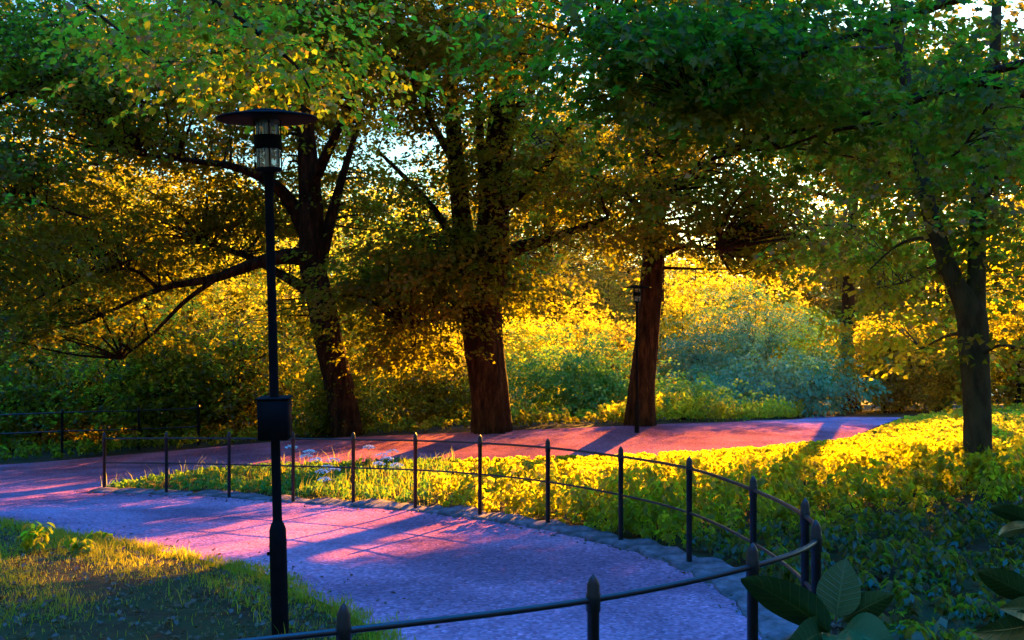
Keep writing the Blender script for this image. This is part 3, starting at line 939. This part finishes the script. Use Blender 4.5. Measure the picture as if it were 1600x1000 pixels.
WOOD = [  # prototype, px, Y, scale, turn, label
    (broad, -70, 41, 1.1, 10, 'broad tree in the dark wood at the extreme left edge'),
    (broad, 120, 42, 1.05, 80, 'broad dark tree behind the short railing at the left'),
    (airy, 235, 38, .95, 30, 'slim leafy tree just right of the middle of the short railing'),
    (airy, 335, 43, 1.15, 200, 'broad tree glowing yellow under the long low limb'),
    (airy, 455, 39, .9, 120, 'slim tree showing between the lamp post and the leaning trunk'),
    (airy, 610, 43, 1.05, 310, 'broad tree filling the gap between the leaning and the middle trunks'),
    (airy, 700, 40, .8, 250, 'slim orange tinted tree just left of the stout middle trunk'),
    (high, 860, 44, 1.0, 50, 'high crowned tree seen between the middle trunk and the third trunk'),
    (high, 1330, 42, 1.07, 170, 'high crowned tree above the bright opening at the far end of the path'),
    (high, 1470, 43.5, 1.08, 20, 'high crowned tree just left of the forked trunk, behind it'),
    (high, 1640, 40, 1.0, 260, 'high crowned tree behind the forked trunk at the right edge'),
    (broad, 20, 92, 1.8, 140, 'tall tree deep in the wood, seen at the left edge behind nearer crowns'),
    (broad, 200, 90, 1.8, 45, 'tall tree deep in the wood above the short railing'),
    (broad, 390, 94, 1.8, 100, 'tall tree deep in the wood behind the lamp post'),
    (broad, 560, 90, 1.8, 20, 'tall tree deep in the wood behind the leaning trunk'),
    (broad, 715, 96, 1.8, 300, 'tree deep in the wood behind the stout middle trunk'),
    (broad, 850, 98, 1.8, 190, 'golden tree deep in the wood left of the third trunk'),
    (broad, 975, 105, 1.75, 60, 'golden tree deep in the wood hidden partly by the third trunk'),
    (broad, 1090, 112, 1.5, 250, 'pale tree far behind the big blue green bush, on its left'),
    (broad, 1200, 108, 1.6, 250, 'pale tree far behind the big blue green bush, on its right'),
    (broad, 1310, 100, 1.8, 130, 'golden tree far behind the end of the path'),
    (broad, 1420, 104, 1.8, 210, 'golden tree in the far wood left of the fork'),
    (broad, 1530, 98, 1.8, 340, 'golden tree in the far wood right behind the fork'),
    (broad, 1640, 95, 1.8, 75, 'broad tree in the far wood at the right edge'),
    (airy, 1088, 50, .86, 75, 'low golden tree just behind the left of the blue green bush'),
    (airy, 1195, 49, .80, 205, 'low golden tree just behind the right of the blue green bush'),
    (airy, 812, 40, .40, 75, 'thin leaved golden young tree just right of the stout middle trunk'),
    (airy, 900, 47, .58, 190, 'thin leaved golden tree between the middle and third trunks'),
    (airy, 1066, 43, .60, 130, 'thin leaved golden tree at the right of the third trunk'),
    (airy, 300, 33.5, .62, 160, 'thin leaved golden tree under the low limb at the left'),
    (airy, 600, 34, .74, 220, 'thin leaved orange tree between the leaning and middle trunks'),
    (airy, 1590, 36, .8, 30, 'thin leaved golden tree right of the forked trunk'),
]
protos_used = set()


def place(pr, x, y, s_, rz, label, cat, group, zs=None):
    o = pr if pr.name not in protos_used else copy_tree(pr)
    protos_used.add(pr.name)
    o.location = (x, y, gz(x, y) - .05)
    o.rotation_euler = (0, 0, R(rz))
    o.scale = (s_, s_, zs or s_)
    tag(o, label, cat, group)
    return o


for pr, px, y, s_, rz, lb in WOOD:
    place(pr, (px - 800) / F * y, y, s_, rz, lb, 'tree', 'trees of the wood beyond the path')
place(high, 6.6, 45, .62, 200, 'narrow tall crowned tree added behind the third trunk to shade the middle crown', 'tree', 'trees of the wood beyond the path', 1.15)  # added blocker, keeps the sun off the middle tree's crown

for x_, y_, s_, rz in ((-17, -6, 1.3, 20), (-7, -11, 1.4, 140), (4, -12, 1.4, 230), (14, -7, 1.3, 310), (18, 4, 1.2, 70), (-19, 6, 1.2, 190)):  # unseen trees, added to hold low sky light off the foliage fronts
    place(broad, x_, y_, s_, rz, 'broad unseen tree added round the viewpoint to block low sky light', 'tree', 'unseen trees added to block low sky light')

SHRUBS = [
    (-18.5, 31, 1.1, 0, 'dark shrub behind the short railing at the left edge'),
    (-14.6, 31.5, 1.05, 70, 'dark brown shrub behind the middle of the short railing'),
    (-11.2, 31, 1.1, 140, 'dark shrub at the right end of the short railing'),
    (-8.4, 31.5, 1.0, 210, 'shrub in deep shade just left of the leaning trunk'),
    (-4.7, 28.6, .62, 280, 'orange flecked shrub right of the leaning trunk'),
    (14.2, 39, .95, 50, 'shrub at the end of the path, behind the ground cover'),
    (17.6, 42, 1.1, 160, 'shrub beyond the end of the path, left of the forked trunk'),
    (19.6, 38, 1.0, 250, 'shrub directly behind the lower half of the forked trunk'),
    (13.0, 50, 1.25, 20, 'shrub behind the right flank of the blue green bush'),
    (-22, 50, 1.5, 40, 'low shrub far behind the left end of the short railing'),
    (-15, 52, 1.5, 110, 'low shrub far behind the middle of the short railing'),
    (-9, 51, 1.4, 190, 'low shrub far behind the lamp post box'),
    (-4, 50, 1.4, 320, 'low shrub far behind the gap between the leaning and middle trunks'),
    (4.5, 52, 1.3, 90, 'low shrub far behind the bright green bush'),
    (-2.6, 31, .8, 30, 'orange flecked shrub just left of the stout middle trunk'),
]
for x, y, s_, rz, lb in SHRUBS:
    place(shrub, x, y, s_, rz, lb, 'shrub', 'shrubs along the far side of the path')


# individual bushes of their own kind
def make_bush(name, x, y, ells, label, leafmat, cat='bush', **kw):
    z = gz(x, y)
    base = np.array([x, y, z])
    root = empty(name, base)
    E = [((x + a, y + b, z + c), (rx, ry, rz), n) for (a, b, c, rx, ry, rz, n) in ells]
    S, O, K = crown_points(E, kw.get('per', 6))
    keep = S[:, 2] > z + .08
    tm = MB()
    stems = []
    for k in range(7):
        a = rng.uniform(0, 6.28)
        e = E[k % len(E)][0]
        p, r = smooth_line([(x + .15 * math.cos(a), y + .15 * math.sin(a), z - .1), (x + (e[0] - x) * .5 + .3 * math.cos(a), y + .3 * math.sin(a), z + (e[2] - z) * .6),
                            (e[0] + .4 * math.cos(a), e[1] + .4 * math.sin(a), e[2] + .2)], [.035, .024, .008], 5)
        tube(tm, p, r, 5)
        stems.append(p)
    twigs(tm, K, np.concatenate(stems), .012, 4, .6)
    tm.build('stem', M['bark'], root, True, base)
    cm = MB()
    spray_leaves(cm, S[keep], O[keep], kw.get('nleaf', 22), kw.get('rad', .34), kw.get('L', .11), kw.get('W', .08), kw.get('kind', 4), kw.get('tilt', .5), kw.get('jit', .5))
    cm.build('foliage', M[leafmat], root, False, base)
    return tag(root, label, cat)


make_bush('bush', 2.1, 33.5, [(0, 0, 1.5, 1.5, 1.1, 1.5, 60), (-1.1, -.2, 1.0, 1.0, .8, 1.0, 26), (.9, .2, .9, .9, .7, .9, 22)], 'rounded bright green bush between the middle and third trunks', 'bush')
make_bush('bush', 0.4, 36.5, [(0, 0, 1.7, 1.3, 1.1, 1.6, 60), (.3, .2, 2.8, .9, .8, .8, 22)], 'tall golden bush just right of the stout middle trunk', 'nettle')
make_bush('bush', 9.6, 40, [(0, 0, 2.6, 3.0, 1.6, 2.6, 150), (-2.4, 0, 1.8, 1.8, 1.4, 1.8, 50), (2.6, .5, 1.9, 1.8, 1.4, 1.9, 50)], 'big misty blue green bush in the bright opening', 'teal', per=7, nleaf=28, L=.09, W=.05)
make_bush('bush', 9.0, 36, [(0, 0, 1.3, 1.6, 1.0, 1.0, 40), (1.6, .2, 1.2, 1.3, .9, .9, 28), (-1.3, 0, .9, 1.1, .8, .8, 22)], 'low fern leaved bush in front of the big blue green bush', 'teal', per=5, nleaf=26, L=.16, W=.06, rad=.45, tilt=.8)
make_bush('bush', 15.5, 41, [(0, 0, 1.9, 2.4, 1.3, 1.9, 70), (2.4, 0, 1.6, 1.6, 1.2, 1.6, 36)], 'shaded green bush right of the bright opening', 'bush')
make_bush('bush', 20.5, 33, [(0, 0, 1.5, 2.0, 1.2, 1.5, 60), (1.8, 0, 1.8, 1.4, 1.0, 1.7, 36)], 'dark bush behind the forked trunk at the right', 'bush')
make_bush('bush', 5.2, 30.5, [(0, 0, .75, .6, .5, .8, 20)], 'small yellow green bush at the right foot of the third trunk', 'bush')


# ------------------------------------------------------------------ ground cover
_fe = None


def edge_room(X, Y):
    '''plants stay low beside the far path and grow taller away from it'''
    global _fe
    if _fe is None:
        _fe = resample(FAR_IN[2:], 160)
    out = np.empty(len(X))
    for i in range(0, len(X), 4000):
        q = np.stack([X[i:i + 4000], Y[i:i + 4000]], -1)
        out[i:i + 4000] = np.sqrt(((q[:, None] - _fe[None]) ** 2).sum(-1)).min(1)
    return .09 + .075 * out


def plants(mb, X, Y, hmin, hmax, nl, L, W, droop=.45, kind=4, spread=.6, room=False):
    n = len(X)
    patch = .75 + .35 * np.sin(X * 1.3 + np.sin(Y * .9) * 1.7) * np.sin(Y * 1.1 + .6) + .15 * np.sin(X * 4.1 + Y * 2.7)
    h = rng.uniform(hmin, hmax, n) * patch
    if room:
        h = np.minimum(h, edge_room(X, Y) * rng.uniform(.6, 1.0, n))
    L = L * np.clip(.55 + h / max(hmax, .01) * .6, .4, 1.2)[:, None]
    z = gz(X, Y)
    t = np.sqrt(rng.uniform(.05, 1, (n, nl)))
    a = rng.uniform(0, 6.28, (n, nl))
    lean = rng.normal(0, .12, (n, 1, 2))
    out = np.stack([np.cos(a), np.sin(a)], -1)
    ln = L * rng.uniform(.7, 1.3, (n, nl))
    pos = np.empty((n, nl, 3))
    pos[..., :2] = np.stack([X, Y], -1)[:, None] + out * (ln * spread)[..., None] + lean * (t * h[:, None])[..., None]
    pos[..., 2] = z[:, None] + t * h[:, None]
    nr = np.concatenate([out * rng.uniform(.3, 1.6, (n, nl, 1)), np.ones((n, nl, 1))], -1) + rng.normal(0, .35, (n, nl, 3))
    dd = np.concatenate([out, rng.uniform(-droop, .25, (n, nl, 1))], -1)
    leaves(mb, pos.reshape(-1, 3), nr.reshape(-1, 3), dd.reshape(-1, 3), ln.ravel(), (W * rng.uniform(.7, 1.3, (n, nl))).ravel(), kind)


def in_poly(px, py, poly):
    inside = np.zeros(len(px), bool)
    j = len(poly) - 1
    for i in range(len(poly)):
        xi, yi = poly[i]
        xj, yj = poly[j]
        c = ((yi > py) != (yj > py)) & (px < (xj - xi) * (py - yi) / (yj - yi + 1e-12) + xi)
        inside ^= c
        j = i
    return inside


def scatter(poly, dens):
    p = np.array(poly)
    lo, hi = p.min(0), p.max(0)
    n = int((hi - lo).prod() * dens)
    x, y = rng.uniform(lo[0], hi[0], n), rng.uniform(lo[1], hi[1], n)
    k = in_poly(x, y, poly)
    return x[k], y[k]


KB = [(a + .12, b + .45) for a, b in KERB[:8]] + [(1.75, 10.6), (2.1, 9.4), (2.25, 8.2), (2.2, 7.0), (2.1, 6.0), (1.8, 5.0)]
FI = [(a, b - .15) for a, b in FAR_IN[2:]]
BED_LEFT = KB[:5] + [(-1.0, 20.8), (-3.3, 20.9), (-6.2, 20.6), (-7.0, 19.3)]
BED_RIGHT = KB[4:9] + [(3, 11.0), (5.5, 12.2), (9, 13), (14, 14), (20, 16), (24, 20), (26, 30), (16, 36), (13.5, 34), (11.2, 30), (9.1, 26), (7.8, 24), (5.7, 21.9), (4.2, 21.2), (2.6, 20.9), (-1.0, 20.9)]
BED_NEAR = KB[8:] + [(1.4, 3.6), (1.2, 1.6), (6, 1.6), (16, 8), (20, 16), (14, 14), (9, 13), (5.5, 12.2), (3, 11.0)]
FAR_VERGE = [(2.6, 26.7), (4.6, 27.7), (6.2, 29.2), (7.7, 31.0), (9.2, 33.2), (10.5, 36.5), (12, 40), (8, 37), (5, 33), (2.5, 29.5)]

m = MB()
x, y = scatter(BED_RIGHT, 26)
plants(m, x, y, .08, .24, 18, .07, .042, room=True)
x, y = scatter(BED_RIGHT, 19)
kk = np.sin(x * 1.9 + np.cos(y * 1.4) * 2) + np.sin(y * 2.3 - x) + rng.normal(0, .5, len(x)) > -.7
plants(m, x[kk], y[kk], .22, .62, 26, .085, .05, room=True)
x, y = scatter(BED_RIGHT, 2.2)
plants(m, x, y, .5, .95, 46, .115, .065, room=True, spread=1.3)
x, y = scatter([(5, 13), (14, 14.5), (24, 20), (26, 30), (16, 35), (11.5, 29), (8.5, 23)], 6)
plants(m, x, y, .4, .9, 30, .12, .07, room=True)
x, y = scatter(FAR_VERGE, 34)
plants(m, x, y, .3, .8, 22, .11, .06)
tag(m.build('ground_cover', M['nettle']), 'yellow lit leafy ground cover filling the bed', kind='stuff')
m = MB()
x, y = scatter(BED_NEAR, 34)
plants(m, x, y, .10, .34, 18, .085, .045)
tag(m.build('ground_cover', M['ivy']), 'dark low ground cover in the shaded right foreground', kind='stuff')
m = MB()
x, y = scatter(BED_LEFT, 34)
plants(m, x, y, .08, .26, 14, .08, .04, room=True)
tag(m.build('ground_cover', M['bush']), 'green leafy plants in the left part of the bed', kind='stuff')
m = MB()
x, y = scatter([(-24, 26.3), (3, 26.6), (3, 33), (-24, 34)], 9)
plants(m, x, y, .15, .5, 14, .13, .08)
tag(m.build('ground_cover', M['backwood']), 'shaded undergrowth beneath the trees beyond the path', kind='stuff')


# ------------------------------------------------------------------ grass and litter
def grass(mb, X, Y, hmin, hmax, wid=.008):
    n = len(X)
    z = gz(X, Y) - .03
    h = rng.uniform(hmin, hmax, n)
    a = rng.uniform(0, 6.28, n)
    b = rng.uniform(0, 6.28, n)
    lean = rng.uniform(.1, .7, n) * h
    sx, sy = np.cos(a) * wid, np.sin(a) * wid
    lx, ly = np.cos(b) * lean, np.sin(b) * lean
    v = np.stack([np.stack([X - sx, Y - sy, z], -1), np.stack([X + sx, Y + sy, z], -1),
                  np.stack([X + sx * .8 + lx * .35, Y + sy * .8 + ly * .35, z + h * .6], -1), np.stack([X - sx * .8 + lx * .35, Y - sy * .8 + ly * .35, z + h * .6], -1),
                  np.stack([X + lx, Y + ly, z + h], -1)], 1)
    i = np.arange(n)[:, None] * 5
    base = mb.n
    mb.add(v.reshape(-1, 3), i + np.array([0, 1, 2, 3]))
    mb.f.append(base + i + np.array([3, 2, 4]))


VP = [(a, b + .02) for a, b in VERGE[1:12]] + [(-1.6, 5.6), (-3, 5.6), (-6, 6.5), (-12, 9)]
vl = resample(VERGE, 240)


def verge_dist(x, y):
    e = np.empty(len(x))
    for i in range(0, len(x), 4000):
        e[i:i + 4000] = np.sqrt(((np.stack([x[i:i + 4000], y[i:i + 4000]], -1)[:, None] - vl[None]) ** 2).sum(-1)).min(1)
    return e


def tufty(x, y):
    return np.sin(x * 2.1 + 1 + np.sin(y * 1.3)) * np.cos(y * 1.7 + .7 * x) + .6 * np.sin(x * 5.3 + y * 4.1) + .4 * np.sin(x * 11 - y * 9)


m = MB()
x, y = scatter(VP, 2600)
edge = verge_dist(x, y)
bare = np.clip((x + 4.0) / 1.0, 0, 1) * np.clip((edge - .25) / .4, 0, 1) + np.clip((edge - 2.6) / 1.5, 0, .8)
k = rng.uniform(0, 1, len(x)) < np.clip(.55 + .45 * tufty(x, y), .06, 1) * (1 - .93 * np.clip(bare, 0, 1))
grass(m, x[k], y[k], .02, .075, .0035)
k2 = k & (tufty(x, y) > .7) & (rng.uniform(0, 1, len(x)) < .22)
grass(m, x[k2], y[k2], .08, .19, .004)
# ragged edge: tufts creeping over the gravel
q = vl[rng.integers(20, 225, 1000)] + rng.normal(0, .07, (1000, 2))
q = (q[:, None] + rng.normal(0, .035, (1000, 16, 2))).reshape(-1, 2)
grass(m, q[:, 0], q[:, 1], .03, .12, .004)
x, y = scatter([(a, b) for a, b in BED_LEFT], 70)
k = rng.uniform(0, 1, len(x)) < edge_room(x, y) * 2.5
grass(m, x[k], y[k], .12, .42, .005)
tag(m.build('grass', M['grass']), 'rough grass on the verge and among the bed plants', kind='stuff')
m = MB()
x, y = scatter([(-12, 14.5), (-6.6, 13), (-4.2, 10.9), (-2.3, 9.0), (-1.0, 7.1), (-1.2, 5.6), (-5, 5.6), (-12, 10)], 260)
kk = rng.uniform(0, 1, len(x)) < np.clip(.35 + .6 * np.clip((x + 3.4) / 1.4, 0, 1) + .25 * tufty(x + 4, y), .05, 1)
x, y = x[kk], y[kk]
# a few drifted on to the gravel and along the edging stones
q = np.concatenate([vl[rng.integers(20, 225, 260)] + np.abs(rng.normal(0, .3, (260, 2))), kl[rng.integers(0, 380, 260)] - np.abs(rng.normal(0, .22, (260, 1))) * [0, 1] + rng.normal(0, .06, (260, 2))])
x, y = np.concatenate([x, q[:, 0]]), np.concatenate([y, q[:, 1]])
z = gz(x, y) + .004 + rng.uniform(0, .012, len(x))
leaves(m, np.stack([x, y, z], -1), np.stack([rng.normal(0, .35, len(x)), rng.normal(0, .35, len(x)), np.ones(len(x))], -1), rng.normal(0, 1, (len(x), 3)),
       rng.uniform(.02, .07, len(x)), rng.uniform(.015, .045, len(x)))
tag(m.build('leaf_litter', M['litter']), 'fallen brown leaves and grit on the shaded verge', kind='stuff')

# seedlings and weeds on the verge, each its own plant
WEEDS = [(-4.95, 10.6, .34, 'bushy sunlit weed on the left verge, the largest one there'), (-4.45, 10.45, .22, 'low sunlit weed just right of the largest weed'),
         (-6.6, 12.2, .36, 'shaded tall weed on the verge at the left edge'), (-4.55, 11.35, .18, 'small green seedling at the edge of the gravel')]
for x, y, h, lb in WEEDS:
    base = np.array([x, y, gz(x, y) - .02])
    root = empty('weed', base)
    m = MB()
    tube(m, [base, base + [.01, 0, h * .5], base + [.02, .01, h]], [.006, .005, .003], 6)
    m.build('stem', M['stem'], root, True, base)
    m = MB()
    plants(m, np.full(7, x) + rng.normal(0, .07, 7), np.full(7, y) + rng.normal(0, .07, 7), h * .5, h, 12, .10, .05, kind=6)
    m.build('foliage', M['nettle'], root, False, base)
    tag(root, lb, 'weed', 'weeds on the left verge')

# white umbels in the left part of the bed
UMB = [(455, 702, 17.5), (484, 709, 17.2), (478, 716, 17.0), (494, 722, 16.6), (511, 733, 16.2), (521, 737, 16.3), (503, 740, 16.0), (520, 722, 16.8), (597, 714, 17), (605, 720, 16.8), (613, 709, 17.2),
       (619, 730, 16.4), (592, 728, 16.4), (576, 702, 17.6), (507, 752, 15.9)]
for i, (px, py, d) in enumerate(UMB):
    tp = P(px, py - 4, d)
    base = np.array([tp[0] + rng.normal(0, .05), tp[1] + rng.normal(0, .05), gz(tp[0], tp[1]) - .02])
    root = empty('cow_parsley', base)
    m = MB()
    tube(m, [base, (base + tp) / 2 + [.02, 0, 0], tp - [0, 0, .06]], [.006, .005, .004], 5)
    for q in range(7):
        a = q * .9
        rr = .055
        tube(m, [tp - [0, 0, .06], tp + [math.cos(a) * rr * .6, math.sin(a) * rr * .6, -.015], tp + [math.cos(a) * rr, math.sin(a) * rr, 0]], [.002, .0015, .001], 4, cap=False)
    m.build('stem', M['stem'], root, True, base)
    m = MB()
    n = 110
    rr = .11 * np.sqrt(rng.uniform(0, 1, n))
    a = rng.uniform(0, 6.28, n)
    pp = tp + np.stack([np.cos(a) * rr, np.sin(a) * rr, .02 - rr * rr * 3.0 + rng.normal(0, .005, n)], -1)
    leaves(m, pp, np.tile([0, 0, 1.], (n, 1)) + rng.normal(0, .4, (n, 3)), rng.normal(0, 1, (n, 3)), .023, .021)
    m.build('flower_head', M['flower'], root, False, base)
    where = 'left cluster just right of the near lamp' if px < 540 else 'right cluster in front of the leaning trunk'
    sub = [u for u in UMB if (u[0] < 540) == (px < 540)]
    rank = sorted(sub).index((px, py, d))
    tag(root, 'white cow parsley, %s from the left in the %s' % (ORD[rank], 'group right of the near lamp' if px < 540 else 'group below the leaning trunk'), 'wildflower', 'white umbels in the bed')


# ------------------------------------------------------------------ rhododendron in the foreground
def big_leaf(a, b, wpx, d0, d1, roll=0.0, curl=.12):
    """one broad leaf from stalk point a to tip b (picture points with distances)"""
    A, B = P(*a, d0), P(*b, d1)
    ax = B - A
    L = np.linalg.norm(ax)
    ax = ax / L
    view = unit((A + B) / 2 - np.array([0, 0, H]))
    s0 = unit(np.cross(ax, view))
    nn = np.cross(s0, ax)
    cr, sr = math.cos(roll), math.sin(roll)
    s_ = s0 * cr + nn * sr
    up = np.cross(s_, ax)
    if up[2] < 0:
        up = -up
    Wd = wpx / F * (d0 + d1) / 2 / max(.3, abs(cr))
    n, mm = 14, 7
    V = []
    for i in range(n + 1):
        t = i / n
        wdt = Wd * .5 * (math.sin(math.pi * min(1, t ** .72 * .985 + .015)) ** .75)
        for j in range(mm):
            q = (j / (mm - 1) - .5) * 2
            V.append(A + ax * L * t + s_ * wdt * q + up * (abs(q) * wdt * .28 - curl * L * (t - .45) ** 2 * 1.6 + .03 * L * math.sin(t * 9) * q * q * .3))
    i = np.arange((n + 1) * mm).reshape(n + 1, mm)
    m = MB()
    m.add(V, np.stack([i[:-1, :-1], i[:-1, 1:], i[1:, 1:], i[1:, :-1]], -1).reshape(-1, 4))
    return m


def vein_material():
    m, n, l = mat('rhododendron_leaf')
    at = N(n, 'ShaderNodeAttribute', attribute_name='blade')
    sp = N(n, 'ShaderNodeSeparateXYZ')
    l.new(at.outputs['Vector'], sp.inputs[0])

    def mth(op, a, b):
        k = N(n, 'ShaderNodeMath', operation=op)
        for i, q in enumerate((a, b)):
            if q is None:
                continue
            if isinstance(q, (int, float)):
                k.inputs[i].default_value = q
            else:
                l.new(q, k.inputs[i])
        return k.outputs[0]
    ab = mth('ABSOLUTE', sp.outputs['Y'], None)
    rib = mth('SUBTRACT', 1.0, mth('MULTIPLY', ab, 14.0))
    side = mth('SINE', mth('MULTIPLY', mth('SUBTRACT', sp.outputs['X'], mth('MULTIPLY', ab, .16)), 62.0), None)
    side = mth('MULTIPLY', mth('SUBTRACT', side, .82), 4.0)
    vein = N(n, 'ShaderNodeMath', operation='MAXIMUM', use_clamp=True)
    l.new(rib, vein.inputs[0])
    l.new(side, vein.inputs[1])
    nz = N(n, 'ShaderNodeTexNoise')
    nz.inputs['Scale'].default_value = 60
    nz.inputs['Detail'].default_value = 5
    rc = ramp(n, [(.35, (.010, .045, .009)), (.6, (.018, .075, .014)), (.72, (.05, .06, .012))])
    l.new(nz.outputs['Fac'], rc.inputs[0])
    mx = N(n, 'ShaderNodeMix', data_type='RGBA')
    l.new(mth('MULTIPLY', vein.outputs[0], .55), mx.inputs['Factor'])
    l.new(rc.outputs[0], mx.inputs['A'])
    mx.inputs['B'].default_value = (.07, .14, .035, 1)
    bp = N(n, 'ShaderNodeBump')
    bp.inputs['Strength'].default_value = .5
    bp.inputs['Distance'].default_value = .002
    bp.invert = True
    l.new(vein.outputs[0], bp.inputs['Height'])
    p = N(n, 'ShaderNodeBsdfPrincipled')
    p.inputs['Roughness'].default_value = .38
    p.inputs['Specular IOR Level'].default_value = .35
    l.new(mx.outputs['Result'], p.inputs['Base Color'])
    l.new(bp.outputs[0], p.inputs['Normal'])
    o = N(n, 'ShaderNodeOutputMaterial')
    l.new(p.outputs[0], o.inputs[0])
    return m


M['rhodo'] = vein_material()


def rhodo(node, d, lv, label):
    base = P(node[0], node[1], d)
    g = np.array([base[0] + .05, base[1] + .05, gz(base[0], base[1])])
    root = empty('rhododendron', g)
    m = MB()
    p, r = smooth_line([g - [0, 0, .1], (g + base) / 2 + [.03, .04, 0], base], [.014, .010, .006], 6)
    tube(m, p, r, 8)
    for a, b, wd, d0, d1, roll in lv:
        q = P(*a, d0)
        tube(m, [base - [0, 0, .01], (base + q) / 2, q], [.003, .0025, .002], 5, cap=False)
    m.build('stem', M['red_stem'], root, True, g)
    for a, b, wd, d0, d1, roll in lv:
        lf = big_leaf(a, b, wd, d0, d1, roll).build('leaf', M['rhodo'], root, True, g)
        bl_ = lf.data.attributes.new('blade', 'FLOAT_VECTOR', 'POINT')
        bl_.data.foreach_set('vector', np.array([(i / 14, (j / 6 - .5) * 2, 0) for i in range(15) for j in range(7)], np.float32).ravel())
    return tag(root, label, 'shrub', 'broad leaved shrubs in the near right corner')


rhodo((1303, 975), 2.0, [((1307, 962), (1321, 872), 66, 2.0, 2.03, .25), ((1318, 968), (1398, 926), 44, 2.0, 1.96, -.3), ((1292, 980), (1152, 893), 60, 1.98, 1.84, .5),
                         ((1315, 980), (1400, 1020), 70, 1.98, 1.8, .4), ((1290, 985), (1225, 1022), 60, 1.98, 1.82, .3), ((1310, 985), (1330, 1040), 60, 2.0, 1.75, .2)],
      'broad leaved shrub with one upright leaf in front of the railing end')
rhodo((1625, 965), 2.0, [((1615, 935), (1523, 888), 44, 2.0, 1.95, .3), ((1625, 955), (1570, 950), 40, 2.0, 1.85, -.2), ((1630, 975), (1532, 992), 56, 2.0, 1.8, .4), ((1630, 940), (1650, 870), 60, 2.0, 2.0, .2)],
      'broad leaved shrub cut off by the lower right edge')
rhodo((1612, 815), 2.6, [((1608, 812), (1542, 790), 26, 2.6, 2.5, .5), ((1608, 822), (1550, 835), 22, 2.6, 2.4, .4), ((1615, 808), (1660, 780), 30, 2.6, 2.6, .3)],
      'dim broad leaved sprig at the right edge above the other')


# ------------------------------------------------------------------ thin evening air
mb = MB()
hx, hy, hz = (-62, 62), (-40, 122), (-19, 33)
mb.add([(x, y, z) for z in hz for y in hy for x in hx], [[0, 2, 3, 1], [4, 5, 7, 6], [0, 1, 5, 4], [2, 6, 7, 3], [0, 4, 6, 2], [1, 3, 7, 5]])
hm, hn, hl = mat('air')
pv = hn.new('ShaderNodeVolumePrincipled')
pv.inputs['Color'].default_value = (.9, .92, .95, 1)
pv.inputs['Density'].default_value = .00006
pv.inputs['Anisotropy'].default_value = .75
ho = hn.new('ShaderNodeOutputMaterial')
hl.new(pv.outputs[0], ho.inputs['Volume'])
tag(mb.build('haze', hm), 'thin evening haze between the trees', kind='stuff')
